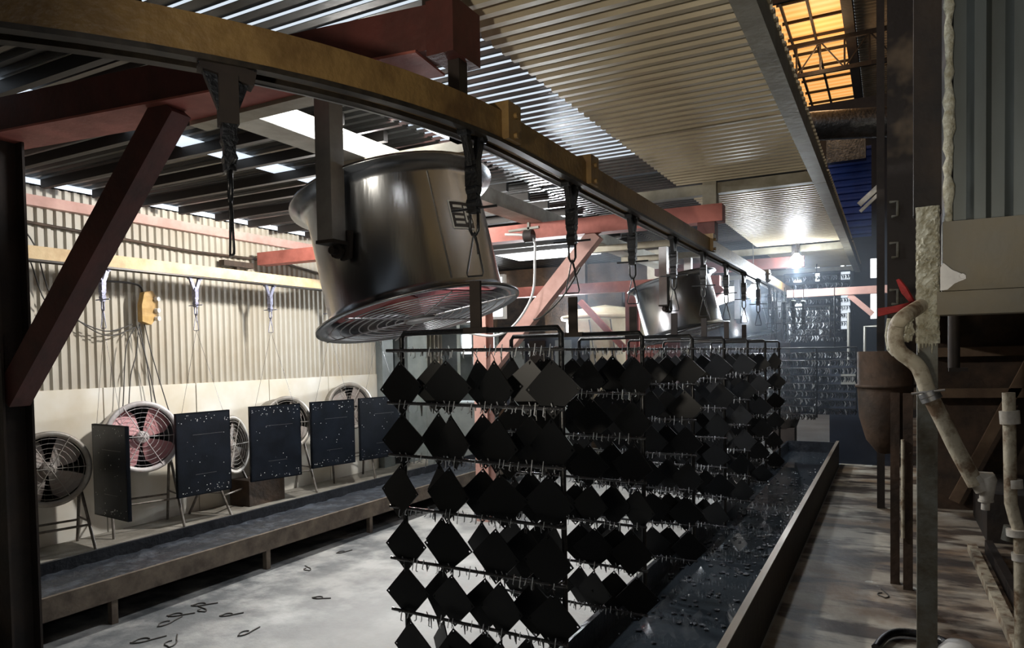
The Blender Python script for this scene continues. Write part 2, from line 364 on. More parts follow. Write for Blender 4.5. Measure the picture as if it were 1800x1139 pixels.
# ================================================================== CONVEYOR RAIL
RX, RB, RT = -1.33, 2.40, 2.515
CC = (-3.63, 2.5); RR = 2.3
def rail_path():
    pts = [(RX, 13.2), (RX, 8), (RX, 4), (RX, 2.5)]
    for i in range(1, 48):
        t = -math.pi*i/48; pts.append((CC[0]+RR*math.cos(t), CC[1]+RR*math.sin(t)))
    pts += [(CC[0]-RR, 2.5), (CC[0]-RR, 5), (CC[0]-RR, 9.5)]
    return pts
RP = rail_path()
def sweep_rect(path, prof):
    """sweep a closed profile [(lateral,z)] along a path in plan"""
    mb = MB(); vs = []; n = len(prof)
    for i, p in enumerate(path):
        a = path[max(i-1, 0)]; b = path[min(i+1, len(path)-1)]; d = Vector((b[0]-a[0], b[1]-a[1], 0)).normalized(); s = Vector((d.y, -d.x, 0))
        vs += [Vector((p[0], p[1], 0))+s*q[0]+Vector((0, 0, q[1])) for q in prof]
    fs = [(i*n+k, i*n+(k+1) % n, (i+1)*n+(k+1) % n, (i+1)*n+k) for i in range(len(path)-1) for k in range(n)]
    m = len(path)-1; fs += [tuple(reversed(range(n))), tuple(m*n+k for k in range(n))]
    return mb.add(vs, fs)
rail = thing('conveyor_rail', 'brown overhead conveyor rail, yellow where painted as lit, curving from upper left into the distance', 'conveyor rail', (RX, 4, RB))
cut = 34
def gold(path, m): return sweep_rect(path, [(-.05, RB+.012), (.05, RB+.012), (.05, RT), (-.05, RT)]).build('rail_beam', m, rail)
gold(RP[:cut], 'rail_gold'); o = gold(RP[cut-1:], 'rail_lit'); o['label'] = 'stretch of rail along the left wall, painted pale yellow as lit'
for k, nm in ((-1, 'lower_flange'), (1, 'lower_flange')):
    sweep_rect(RP, [(k*.055, RB-.004), (k*.02, RB-.004), (k*.02, RB+.011), (k*.055, RB+.011)]).build(nm, 'rail_dark', rail)
sweep_rect(RP[:12], [(.052, RB-.006), (.062, RB-.006), (.062, RB+.006), (.052, RB+.006)]).build('edge_strip', 'stainless_dull', rail)
for y in (2.42, 3.25, 5.9, 8.9):
    mb = MB(); mb.box((RX-.07, y-.05, RB+.01), (RX+.075, y+.05, RT+.035))
    for z in (RB+.03, RT-.01):
        mb.tube([(RX+.07, y, z), (RX+.088, y, z)], .012, 6)
    mb.build('joint_bracket', 'rail_gold', rail)

# hangers -----------------------------------------------------------
def make_hanger(m='black_paint'):
    t = thing('hanger_hook', '', 'conveyor hook')
    for k in (-1, 1):
        mb = MB().bar((0, k*.055, 0), (0, k*.012, -.115), .03, .024, (1, 0, 0)); mb.tube([(-.02, k*.058, -.005), (.02, k*.058, -.005)], .018, 10)
        mb.build('trolley_arm', m, t)
    mb = MB().bar((0, 0, -.10), (0, 0, -.19), .05, .036).bar((0, 0, -.18), (0, 0, -.285), .038, .03)
    for z, r in ((-.13, .024), (-.20, .022), (-.25, .02)): mb.tube([(-.022, 0, z), (.022, 0, z)], r, 8)
    mb.build('shank', m, t)
    MB().tube([(-.095, 0, -.268), (.095, 0, -.268)], .005, 6).build('cross_bar', m, t)
    lk = [(.017, 0, -.285), (.017, 0, -.345), (.008, 0, -.362), (-.008, 0, -.362), (-.017, 0, -.345), (-.017, 0, -.285)]
    MB().tube(lk, .006, 6, closed=True).build('link', m, t)
    tri = [(0, 0, -.352), (.006, 0, -.372), (.034, 0, -.50), (.030, 0, -.512), (-.030, 0, -.512), (-.034, 0, -.50), (-.006, 0, -.372)]
    MB().tube(tri, .0035, 6, closed=True).build('wire_loop', m, t)
    MB().tube([(0, 0, -.362), (.012, 0, -.40), (.016, 0, -.435)], .005, 6).build('hook_tail', m, t)
    return t
proto_h = make_hanger()
ORD = ['nearest', 'second', 'third', 'fourth', 'fifth', 'sixth', 'seventh', 'eighth', 'ninth', 'tenth', 'eleventh', 'twelfth']
Y0, DY = 2.23, .9
for i in range(11):
    h = proto_h if i == 0 else copy_tree(proto_h)
    h.location = (RX, Y0+DY*i, RB)
    h['group'] = 'hooks on the straight conveyor rail'
    h['label'] = 'black hook carrying the nearest plate rack' if i == 0 else ('black hook carrying the %s plate rack from the camera' % ORD[i] if i < 7 else 'small far black hook on rail, %s from the camera' % ORD[i])
h = copy_tree(proto_h); h.location = (-1.60, 1.38, RB+.0); h.rotation_euler.z = R(-32); h['label'] = 'black empty hook hanging from the curved brown rail, upper left'; h['group'] = 'hooks on the curve'
for k_, (dx, dy) in enumerate(((.02, 0), (.14, .15), (.26, .05), (.36, .2))):
    hh = copy_tree(proto_h); hh.location = (RX+dx, 9.55+dy, 2.21); hh['group'] = 'hooks clustered over the wide glittering rack'
    hh['label'] = 'small hook in the far cluster over the glittering rack, %s of four' % ['leftmost', 'second', 'third', 'rightmost'][k_]
    BASE[hh.name] = Vector(); MB().tube([(0, 0, 0), (-dx*.0, -0, .19)], .006, 6).build('chain', 'wire', hh)
# bulky trolley block on the curve hook
tb = MB().bar((0, -.07, .0), (0, .07, -.03), .05, .04).bar((0, 0, -.03), (0, 0, -.16), .055, .05)
BASE[h.name] = Vector(); tb.build('trolley_block', 'dark_steel', h)
ph = make_hanger('hook_galv')
LX = CC[0]-RR
for i, (y, l) in enumerate(((3.74, 'nearest'), (4.66, 'middle'), (5.60, 'farthest'), (6.52, ''))):
    h = ph if i == 0 else copy_tree(ph); h.location = (LX, y, RB); h['group'] = 'hooks on the yellow rail by the left wall'
    h['label'] = '%s of the three bluish hooks on the lit yellow rail' % l if l else 'bluish hook behind the silver drum fan on the lit rail'

# ================================================================== RACKS + PLATES
def plate_mesh(side, t=.005, c=.016, hr=.0045):
    mb = MB(); h = side/2; g = [-h, -h+c, h-c, h]
    def face(z):
        for i in range(3):
            for j in range(3):
                x0, x1, y0, y1 = g[i], g[i+1], g[j], g[j+1]
                if i != 1 and j != 1:
                    cx, cy = (x0+x1)/2, (y0+y1)/2
                    out = [(x1, cy), (x1, y1), (cx, y1), (x0, y1), (x0, cy), (x0, y0), (cx, y0), (x1, y0)]
                    inn = [(cx+hr*math.cos(k*math.pi/4), cy+hr*math.sin(k*math.pi/4)) for k in range(8)]
                    mb.add([(a, z, b) for a, b in out+inn], [(k, (k+1) % 8, 8+(k+1) % 8, 8+k) for k in range(8)])
                else: mb.add([(x0, z, y0), (x1, z, y0), (x1, z, y1), (x0, z, y1)], [(0, 1, 2, 3)])
    face(-t/2); face(t/2)
    for a, b in (((-h, -h), (h, -h)), ((h, -h), (h, h)), ((h, h), (-h, h)), ((-h, h), (-h, -h))):
        mb.add([(a[0], -t/2, a[1]), (b[0], -t/2, b[1]), (b[0], t/2, b[1]), (a[0], t/2, a[1])], [(0, 1, 2, 3)])
    m = Matrix.Rotation(R(45), 4, 'Y'); mb.xform(m); mb.xform(Matrix.Translation((0, 0, -side*.7071-.018)))
    return mb
def make_plate():
    t = plate_mesh(.144).build('square_plate', 'plate_black'); t.location = (0, 0, 0)
    # mesh was re-based: shift it back so the origin is the hanging point
    zt = max(v.co.z for v in t.data.vertices)
    for v in t.data.vertices: v.co.z -= zt+.016
    BASE[t.name] = Vector()
    MB().tube([(0, .012, .012), (0, 0, .019), (0, -.01, .012), (0, 0, -.006), (0, .006, -.028), (0, -.007, -.034), (0, -.010, -.024)], .0016, 5).build('wire_hook', 'wire', t)
    return t
BARS = [1.62-.2*k for k in range(7)]
WR = .68
def make_rack():
    t = thing('plating_rack', '', 'hanging rack')
    MB().tube([(-WR/2, 0, 1.42), (-WR/2, 0, 1.672), (-WR/2+.012, 0, 1.69), (WR/2-.012, 0, 1.69), (WR/2, 0, 1.672), (WR/2, 0, 1.42)], .0105, 8).build('top_bar', 'black_paint', t)
    for s in (-1, 1): MB().tube([(s*WR/2, 0, 1.44), (s*WR/2, 0, .40)], .0105, 8).build('upright', 'black_paint', t)
    MB().box((-.022, -.006, 1.69), (.022, .006, 1.87)).box((-.05, -.011, 1.68), (.05, .011, 1.702)).build('neck', 'dark_steel', t)
    for k, z in enumerate(BARS):
        b = MB().tube([(-WR/2-.035, -.05, z+.004), (WR/2+.03, -.05, z-.004)], .0065, 8)
        for s_ in (-1, 1): b.tube([(s_*WR/2, -.052, z), (s_*WR/2, 0, z)], .006, 6)
        b.build('cross_bar', 'black_gloss', t)
    # bristle of little wire hooks and drips welded along the bars
    for k, z in enumerate(BARS):
        hk = MB()
        for i in range(26):
            x = -WR/2+.02+i*(WR-.04)/25+random.uniform(-.006, .006); l = random.uniform(.012, .03); s = random.choice((-1, 1))
            hk.tube([(x, -.05, z+random.uniform(.0, .018)), (x+.002, -.05-.010*s, z-.006), (x, -.05-.012*s, z-l), (x+random.uniform(-.006, .006), -.05-.006*s, z-l-.004)], random.uniform(.0013, .0024), 4)
        hk.build('wire_hooks', 'glint', t, stuff=True)  # hooks kept near-white, sparkle put into their colour
        dr = MB()
        for i in range(14):
            x = random.uniform(-WR/2, WR/2); l = random.uniform(.012, .045)
            dr.tube([(x, -.05, z), (x+.003, -.052, z-l)], [random.uniform(.003, .006), .0015], 5)
        dr.build('drips', 'black_gloss', t, stuff=True)
    return t
rack = make_rack(); plate = make_plate(); first = True
POS = ['far left', 'second from left', 'third from left', 'far right']
RORD = ['nearest rack', 'second rack', 'third rack', 'fourth rack', 'fifth rack', 'sixth rack', 'seventh rack']
BORD = ['top', 'second', 'third', 'fourth', 'fifth', 'sixth', 'lowest']
for i in range(7):
    rk = rack if i == 0 else copy_tree(rack)
    yy = Y0+DY*i; rk.location = (RX, yy, 0); rz = R(random.uniform(-3, 3) if i else -1); ry = R(.9 if i == 0 else random.uniform(-.4, .4))
    rk.rotation_euler = (0, 0, rz)
    rk['group'] = 'plate racks under the conveyor'
    rk['label'] = ('nearest black wire rack loaded with square plates, under the brown rail' if i == 0 else 'black wire rack loaded with square plates, %s from the camera' % ORD[i])
    nb = 3 if i < 6 else 2
    for k, z in enumerate(BARS):
        if i and k == 6: continue
        for layer, cnt in ((0, 4), (1, nb)):
            for j in range(cnt):
                if i == 1 and k == 5 and j == 3 and layer == 0: pass
                x = (-WR/2+.025+j*(WR-.06)/3) if layer == 0 else (-WR/2+.15+j*.19)
                x += random.uniform(-.014, .014)
                y = -.014 + (-.02 if layer == 0 else .035)+random.uniform(-.012, .012)
                p = plate if first else copy_tree(plate); first = False
                c, s = math.cos(rz), math.sin(rz)
                p.location = (RX+x*c-y*s, yy+x*s+y*c, z-.014 - (random.uniform(0, .012)))
                yaw_ = random.gauss(-4, 6 if i == 0 else 11) if layer == 0 else random.gauss(0, 14)
                p.rotation_euler = (R(random.gauss(0, 3.5)), R(random.gauss(0, 3)), rz+R(max(-48, min(48, yaw_))))
                p['category'] = 'plate'; p['group'] = 'square plates on the hanging racks'
                pos = POS[j] if layer == 0 else ['left', 'middle', 'right'][j] if cnt == 3 else ['left', 'right'][j]
                p['label'] = 'black square plate, %s in %s layer, %s bar, %s' % (pos, 'front' if layer == 0 else 'back', BORD[k], RORD[i])

# dense racks of small glittering parts at the far end
def dense_rack(x, y, z0, z1, wd, label, rows, n):
    t = thing('parts_rack', label, 'hanging rack', (x, y, z0))
    fr = MB()
    for s in (-1, 1): fr.tube([(x+s*wd/2, y, z0), (x+s*wd/2, y, z1)], .01, 6)
    fr.tube([(x-wd/2, y, z1), (x+wd/2, y, z1)], .012, 6).tube([(x, y, z1), (x, y, 2.39 if z1 < 2.3 else 2.99)], .007, 6); fr.build('frame', 'black_paint', t)
    for r_ in range(rows):
        z = z0+.04+(z1-z0-.1)*r_/(rows-1)
        MB().tube([(x-wd/2, y, z), (x+wd/2, y, z)], .006, 6).build('cross_bar', 'black_gloss', t)
    mb = MB(); mg = MB()
    for r_ in range(rows):
        z = z0+.04+(z1-z0-.1)*r_/(rows-1)
        for i in range(n):
            for d in (-.05, .05):
                xx = x-wd/2+.02+(wd-.04)*i/(n-1)+random.uniform(-.008, .008); q = random.random()
                (mg if q > .8 else mb).tube([(xx, y+d, z), (xx+.012, y+d, z-.03), (xx+random.uniform(-.02, .02), y+d*.6, z-.07)], [.004, .010, .003], 5)
    mb.build('small_parts', 'black_gloss', t, stuff=True); mg.build('small_parts', 'glint', t, stuff=True)
dense_rack(RX+.05, 9.6, .75, 1.62, .95, 'wide rack glittering with rows of tiny black parts, beyond the plate racks', 9, 34)
dense_rack(-.62, 9.9, .8, 1.62, .5, 'narrow rack of tiny dark parts right of the wide glittering rack', 8, 18)
a = at(1350, 520, Y=12.5); b = at(1500, 585, Y=12.5)
dense_rack(-1.05, 12.6, 1.75, 2.85, 1.0, 'tall curtain of small hanging parts beneath the far end of the canopy', 9, 26)
dense_rack(-1.0, 10.7, 1.75, 2.2, .55, 'short mesh rack of small parts hanging under the rust coloured beam', 5, 16)

# ================================================================== RED STEEL FRAMES
def frame(name, p_l, p_r, zb, zt, colx, mcol, label, yoff=0, brace=True, dark=False, mcol2=None):
    t = thing(name, label, 'steel frame', (p_l[0], p_l[1], 0)); d = (Vector((*p_r, 0))-Vector((*p_l, 0))).normalized(); zc = (zb+zt)/2
    MB().bar((p_l[0], p_l[1], zc), (p_r[0], p_r[1], zc), .15, zt-zb).build('beam', mcol, t)
    f = colx; cy = p_l[1]+(f-p_l[0])/(p_r[0]-p_l[0])*(p_r[1]-p_l[1])
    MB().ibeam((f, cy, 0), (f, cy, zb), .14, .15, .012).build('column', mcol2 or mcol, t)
    if brace:
        p = Vector((f+.02, cy, 1.42)); q = Vector((f+1.16, cy+(1.15)*d.y/d.x, zb-.0))
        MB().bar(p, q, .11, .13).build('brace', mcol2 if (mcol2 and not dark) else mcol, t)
    return t
fr1 = frame('portal_frame', (-6.4, 1.76), (-1.45, 2.36), 2.76, 2.93, -4.05, 'red_oxide', 'dark red steel beam with column and brace at left foreground', dark=True, mcol2='brown_dark')  # column darker than its beam, lack of light put into the colour
BASE_ = BASE[fr1.name]
MB().box((-1.55, 2.27, 2.735), (-1.43, 2.47, 2.94)).build('end_block', 'red_oxide', fr1)
MB().box((-1.60, 2.32, 2.94), (-1.50, 2.42, RZ)).build('spacer_post', 'dark_steel', fr1)
MB().box((-1.50, 2.34, RB+.03), (-1.382, 2.40, RB+.09)).box((-1.50, 2.34, RB+.03), (-1.45, 2.40, 2.735)).build('rail_hanger', 'dark_steel', fr1)
MB().bar((-6.4, 1.79, 2.755), (-1.6, 2.372, 2.755), .25, .01).build('bottom_flange', 'red_pale', fr1)  # flange paler than the beam, light on the underside painted in
fr2 = frame('portal_frame', (-6.3, 5.85), (-1.2, 6.0), 2.66, 2.80, -3.46, 'red_pale', 'red steel frame, column and brace painted as brightly lit, standing behind the nearest rack', mcol2='pink_and_lit_red')  # column and brace take a lighter pink for the light on them
MB().box((-1.40, 5.93, RT), (-1.26, 6.06, 2.68)).build('rail_hanger', 'red_oxide', fr2)
MB().box((-1.36, 5.95, 2.80), (-1.25, 6.05, 2.99)).build('spacer_post', 'galv_warm', fr2)
fr3 = frame('portal_frame', (-5.2, 9.1), (-1.9, 9.25), 2.42, 2.56, -3.05, 'red_pale', 'far red steel beam and column behind the second silver drum fan')
fr4 = frame('portal_frame', (-3.0, 10.15), (-1.0, 10.2), 2.70, 2.84, -2.75, 'red_oxide', 'farthest dark red frame holding the rail near the lamps', brace=False)
MB().box((-1.15, 10.12, 2.8), (-1.05, 10.22, 3.0)).build('spacer_post', 'dark_steel', fr4)
# rust beam crossing at the rail's far end
t = thing('crossing_beam', 'rust orange beam with small brace at the far end of the rail', 'beam', (-.5, 10.5, 2.3))
MB().bar((-1.25, 10.5, 2.37), (.1, 10.5, 2.37), .12, .1).build('beam', 'pink_and_lit_red', t)
MB().bar((-.48, 10.5, 2.32), (-.2, 10.5, 2.05), .06, .07).build('brace', 'pink_and_lit_red', t)
# canopy frame
t = thing('canopy_frame', 'grey galvanised box frame carrying the cream canopy sheets', 'canopy frame', (-.5, 6, 2.85))
for y0, y1 in ((1.0, 6.0), (6.0, 10.2), (10.2, 13.3)):
    MB().box((-.52, y0, 2.88), (-.43, y1-.01, 2.985)).build('side_rail', 'galv_warm', t)
for y in (6.05, 10.2, 13.2):
    MB().box((-1.95, y-.045, 2.90), (-.53, y+.045, 2.985)).build('cross_beam', 'galv_warm', t)
# purlins under dark roof
pg = 'dark purlins under the roof by the left wall'
PORD = ORD+['thirteenth', 'fourteenth', 'fifteenth', 'sixteenth', 'seventeenth', 'eighteenth']
for k in range(18):
    y = 1.72+.43*k
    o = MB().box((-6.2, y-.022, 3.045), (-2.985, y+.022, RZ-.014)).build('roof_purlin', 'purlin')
    tag(o, 'dark roof purlin running to the left wall, %s counted from the camera' % PORD[k], 'purlin', pg)
# galvanised long beam
tag(MB().box((-2.98, 2.35, 2.80), (-2.78, 13, 2.92)).build('galvanised_beam', 'galv'), 'long galvanised beam running back behind the silver drum fan', 'beam')
tag(MB().box((-6.44, 1.6, 2.93), (-6.37, 8.0, 3.02)).build('wall_beam', 'pink_and_lit_red'), 'pale pinkish beam along the top of the left wall', 'beam')
o = MB().tube([(-6.41, 1.6, 2.83), (-6.41, 3.4, 2.79), (-6.4, 5.0, 2.73), (-6.4, 6.2, 2.75), (-6.4, 7.0, 2.66)], .014, 8).build('conduit_pipe', 'brown_mid')
tag(o, 'thin brown conduit pipe running along the left wall above the rail', 'pipe')
o = MB().box((-6.41, 5.35, 2.62), (-6.33, 5.75, 2.68)).bar((-6.37, 5.55, 2.62), (-6.37, 5.55, 2.5), .05, .04).build('wall_bracket', 'brown_mid')
tag(o, 'small rusty bracket on the left wall beside the drum fan', 'bracket')

# ================================================================== BIG DRUM FANS
def ring(r, z, n=40): return [(r*math.cos(2*math.pi*k/n), r*math.sin(2*math.pi*k/n), z) for k in range(n)]
def make_drum_fan():
    t = thing('drum_fan', '', 'fan')
    tilt = Matrix.Rotation(R(-14), 4, 'Y')
    Rb = .435; zb, zt = -.33, .275
    prof = [(Rb+.075, zb-.012), (Rb+.075, zb), (Rb+.03, zb+.012), (Rb, zb+.05), (Rb, zt-.05), (Rb+.03, zt-.012), (Rb+.075, zt), (Rb+.075, zt+.012), (Rb+.02, zt+.004), (Rb-.012, zt-.06), (Rb-.012, zb+.06), (Rb+.02, zb-.002)]
    MB().lathe(prof, tilt, 72, closed=True).build('drum', 'stainless', t)
    sm = MB().bar((0, -Rb-.001, zb+.05), (0, -Rb-.001, zt-.05), .006, .004, (0, 1, 0)).xform(Matrix.Rotation(R(58), 4, 'Z')).xform(tilt); sm.build('seam', 'stainless_dull', t)
    g = MB(); z = zb-.02
    for i in range(9): g.tube([tilt @ Vector(p) for p in ring(.08+.045*i, z)], .003, 5, closed=True)
    g.build('grille', 'grille_metal', t)
    g = MB()
    for k in range(6):
        a = k*math.pi/3+.4; g.tube([tilt @ Vector((r*math.cos(a), r*math.sin(a), z-.004)) for r in (.03, .49)], .004, 5)
    g.build('grille_spokes', 'grille_metal', t)
    MB().lathe([(0, z-.012), (.075, z-.012), (.075, z+.004), (0, z+.004)], tilt, 24).build('hub_disc', 'grille_metal', t)
    MB().lathe([(0, -.18), (.09, -.18), (.11, -.12), (.11, .12), (0, .12)], tilt, 24).build('motor', 'inner_dark', t)
    for k in range(5):
        a = 2*math.pi*k/5; ca, sa = math.cos(a), math.sin(a); b = MB()
        pts = []
        for r_, w_ in ((.10, .05), (.22, .10), (.34, .15), (.405, .14)):
            for s_ in (-1, 1):
                x, y, zz = r_, s_*w_, -.20+s_*w_*.45
                pts.append(tilt @ Vector((x*ca-y*sa, x*sa+y*ca, zz)))
        b.add(pts, [(0, 1, 3, 2), (2, 3, 5, 4), (4, 5, 7, 6)], True)
        b.add([p+Vector((0, 0, .006)) for p in pts], [(0, 1, 3, 2), (2, 3, 5, 4), (4, 5, 7, 6)], True)
        b.build('blade', 'fan_blade_red', t)
    # pivots and hanger posts, before and behind along the rail direction
    for s in (-1, 1):
        y = s*(Rb+.05)
        MB().bar((0, y+s*.045, -.02), (0, y+s*.045, .60), .085, .085, (0, 1, 0)).build('hanger_post', 'stainless_dull', t)
        mb = MB().prism([(-.045, y-s*.03, .03), (.06, y-s*.03, .03), (.05, y-s*.03, -.09), (0, y-s*.03, -.10)], (0, s*.02, 0))
        mb.box((-.05, min(y-s*.03, y+s*.09), -.035), (.05, max(y-s*.03, y+s*.09), -.02))
        mb.tube([(0, y-s*.07, -.06), (0, y+s*.05, -.06)], .018, 10).tube([(0, y, -.06), (0, y+s*.02, -.06)], .034, 8)
        mb.build('pivot_bracket', 'dark_steel', t)
    return t
df = make_drum_fan(); DP = [(-2.15, 2.92, 2.13), (-2.15, 8.1, 2.13), (-2.15, 12.3, 2.13)]
lbl = ['big stainless steel drum fan with wire grille hanging nearest the camera', 'silver drum fan hanging beyond the plate racks, second along the line', 'small far silver drum fan beside the lower glowing bulb']
for i, p in enumerate(DP):
    o = df if i == 0 else copy_tree(df); o.location = p; o['label'] = lbl[i]; o['group'] = 'drum fans hung along the conveyor'
# name plate on the nearest drum
BASE[df.name] = Vector(); tilt = Matrix.Rotation(R(-14), 4, 'Y'); Rb = .437
def curved_patch(a0, a1, z0, z1, r):
    mb = MB(); n = 8; vs = []
    for i in range(n+1):
        a = a0+(a1-a0)*i/n
        for (rr, z) in ((r, z0), (r, z1), (r+.003, z1), (r+.003, z0)): vs.append(tilt @ Vector((rr*math.cos(a), rr*math.sin(a), z)))
    fs = [(4*i+k, 4*i+(k+1) % 4, 4*i+4+(k+1) % 4, 4*i+4+k) for i in range(n) for k in range(4)]+[(0, 1, 2, 3), (4*n, 4*n+3, 4*n+2, 4*n+1)]
    return mb.add(vs, fs)
A = R(-13)
pl = curved_patch(A-.17, A+.14, -.05, .085, Rb-.001).build('name_plate', 'sign_white', df, label='black and white name plate')
BASE[pl.name] = Vector()
curved_patch(A-.16, A+.13, -.043, .078, Rb+.0015).build('plate_face', 'plate_sign', pl)
mk = MB()
for k in range(4):
    q = curved_patch(A-.13, A-.01, -.028+k*.026, -.016+k*.026, Rb+.004); mk.add(q.v, q.f)
for (u0_, u1_, z0_, z1_) in ((.02, .035, .03, .11), (.03, .075, .098, .11), (.03, .075, .065, .077), (.03, .075, .03, .042), (.07, .085, .03, .11), (.095, .105, .03, .11)):
    q = curved_patch(A+u0_, A+u1_, z0_-.05, z1_-.05, Rb+.004); mk.add(q.v, q.f)
mk.build('plate_marks', 'sign_white', pl)
# cross channels that carry the hanger posts
for i, (x, y, z) in enumerate(DP):
    for s, w_ in ((-1, 'near'), (1, 'far')):
        yy = y+s*.53
        o = MB().box((-2.98, yy-.05, 2.732), (-1.98, yy+.05, 2.80)).build('cross_channel', 'galv_warm')
        tag(o, 'galvanised cross channel above the %s, on its %s side' % (['nearest drum fan', 'second drum fan', 'farthest drum fan'][i], w_), 'channel', 'cross channels over the drum fans')

# ================================================================== FLOOR FANS by the wall
def make_floor_fan(loc, face_deg, r, mring, mblade, label, tilt_deg=8):
    t = thing('floor_fan', label, 'fan', (loc[0], loc[1], 0), 'floor fans along the left wall')
    L = Vector(loc); rot = Matrix.Translation(L) @ Matrix.Rotation(R(face_deg), 4, 'Z') @ Matrix.Rotation(R(90-tilt_deg), 4, 'Y')
    d = .26
    MB().lathe([(r, -d), (r, 0), (r+.012, .012), (r-.006, .018), (r-.035, .01), (r-.035, .004), (r-.012, -.01), (r-.012, -d)], rot, 48, closed=True).build('shroud', mring, t)
    g = MB()
    for i in range(7): g.tube([rot @ Vector(p) for p in ring(.05+(r-.06)*i/6, .012, 32)], .0022, 4, closed=True)
    for k in range(28):
        a = 2*math.pi*k/28; g.tube([rot @ Vector((q*math.cos(a), q*math.sin(a), -.19)) for q in (.06, r-.02)], .002, 4)
    for k in range(3):
        a = k*math.pi/3+.5; g.tube([rot @ Vector((q*math.cos(a), q*math.sin(a), .016)) for q in (-r, r)], .004, 4)
    g.build('guard', mring, t)
    MB().lathe([(0, .0), (.04, 0), (.055, -.015), (.06, -.10), (0, -.10)], rot, 20).build('hub', mblade if mblade != 'blade_pink' else 'fan_white', t)
    MB().lathe([(0, -.11), (.085, -.11), (.085, -.25), (0, -.25)], rot, 20).build('motor', 'inner_dark', t)
    MB().lathe([(0, -.262), (r-.004, -.262), (r-.004, -.275), (0, -.275)], rot, 36).build('dark_backing', 'inner_dark', t)  # dark disc added to shade the inside of the open shroud
    for k in range(4):
        a = 2*math.pi*k/4+.6; ca, sa = math.cos(a), math.sin(a); pts = []
        for r_, w_ in ((.05, .035), (.12, .085), (.2, .13), (r-.035, .115)):
            for s_ in (-1, 1):
                y = s_*w_+r_*.18; pts.append(rot @ Vector((r_*ca-y*sa, r_*sa+y*ca, -.06+s_*w_*.30)))
        b = MB(); f4 = [(0, 1, 3, 2), (2, 3, 5, 4), (4, 5, 7, 6)]; b.add(pts, f4, True); b.add([p-(rot.to_3x3() @ Vector((0, 0, .005))) for p in pts], f4, True); b.build('blade', mblade, t)
    # stand: two A-frames with a hoop and cross bars
    ax = Matrix.Rotation(R(face_deg), 3, 'Z'); sd = ax @ Vector((0, 1, 0)); fd = ax @ Vector((1, 0, 0)); c0 = Vector((L.x, L.y, 0))-fd*.12
    zt = L.z-r*.55
    for s in (-1, 1):
        top = c0+sd*s*(r*.82)+Vector((0, 0, zt))
        for q in (-1, 1):
            MB().tube([top, c0+sd*s*(r*.95)+fd*q*.24], .013, 6).build('leg', 'stand_steel', t)
        MB().tube([top*.45+(c0+sd*s*(r*.95)-fd*.24)*.55, top*.45+(c0+sd*s*(r*.95)+fd*.24)*.55], .009, 6).build('side_bar', 'stand_steel', t)
    for q in (-1, 1):
        MB().tube([(c0+sd*(-r*.9)+fd*q*.15)+Vector((0, 0, zt*.40)), (c0+sd*(r*.9)+fd*q*.15)+Vector((0, 0, zt*.40))], .010, 6).build('stretcher', 'stand_steel', t)
    return t
make_floor_fan((-6.08, 3.34, .73), -14, .30, 'fan_grey', 'blade_grey', 'grey floor fan with grey blades on a stand, nearest the camera', 4)
make_floor_fan((-6.12, 4.20, .90), -18, .32, 'fan_white', 'blade_pink', 'white floor fan with pink blades between two hanging black panels', 8)
make_floor_fan((-6.14, 5.24, .70), 20, .30, 'fan_grey', 'blade_grey', 'brownish floor fan mostly hidden behind the third hanging black panel', 6)
make_floor_fan((-6.14, 6.02, .86), -14, .30, 'fan_grey', 'blade_grey', 'beige floor fan peeking out above and right of the third panel', 8)
make_floor_fan((-6.14, 7.10, .98), -30, .29, 'fan_grey', 'blade_grey', 'upright grey floor fan behind the fourth panel, farthest from the camera', 8)
# extra low crate + stone by the fans
o = MB().box((-6.35, 5.35, 0), (-6.05, 5.85, .3)).build('motor_box', 'brown_mid'); tag(o, 'low brown box on the floor under the beige floor fan', 'box')

# hanging flat panels on the left line
def hole_panel(y, rz, wd, ht, zt, label, hooky):
    c = Vector((LX+.03, y, zt)); t = thing('flat_panel', label, 'panel', c, 'black panels hanging along the left line')
    m = Matrix.Translation(c) @ Matrix.Rotation(R(rz), 4, 'Z')
    mb = MB().box((-.012, -wd/2, -ht), (.012, wd/2, 0))
    for s in (-1, 1): mb.box((-.02, s*(wd/2-.006)-.006, -ht), (.012, s*(wd/2-.006)+.006, 0))
    for z in (0, -ht+.012): mb.box((-.02, -wd/2, z-.012), (.012, wd/2, z))
    mb.xform(m).build('sheet', 'panel_black', t)
    dots = MB()
    random.seed(int(y*100))
    for k in range(60):
        u = random.uniform(-wd/2+.02, wd/2-.02); v = random.choice((random.uniform(-.10, -.02), random.uniform(-ht+.02, -ht+.09), random.uniform(-ht+.02, -.02)))
        q_ = random.uniform(.0015, .0045); dots.box((.012, u-q_, v-q_), (.0135, u+q_, v+q_))
    dots.xform(m).build('paint_specks', 'sign_white', t, stuff=True)
    for z, a, b in ((-ht*.27, -.12, .2), (-ht*.75, -.1, .12)):
        MB().box((.012, a, z-.0012), (.0135, b, z+.0012)).xform(m).build('crease', 'stainless_dull', t)
    for s in (-1, 1):
        MB().tube([Vector((LX, hooky, RB-.508)), m @ Vector((0, s*wd*.38, 0))], .0014, 4).build('hanging_wire', 'wire', t)
hole_panel(3.74, -97, .58, .80, 1.06, 'nearest hanging black panel, turned aslant between the two nearest floor fans', 3.74)
hole_panel(4.68, -6, .57, .80, 1.10, 'second hanging black panel, shiny with white specks, right of the pink fan', 4.66)
hole_panel(5.60, -14, .60, .80, 1.10, 'third hanging black panel, dull blue black, before the beige floor fan', 5.60)
hole_panel(6.50, -12, .62, .78, 1.09, 'fourth hanging black panel, blue black with fine specks', 6.52)
hole_panel(7.42, -12, .72, .80, 1.08, 'fifth hanging black panel, partly behind the nearest rack', 7.42)
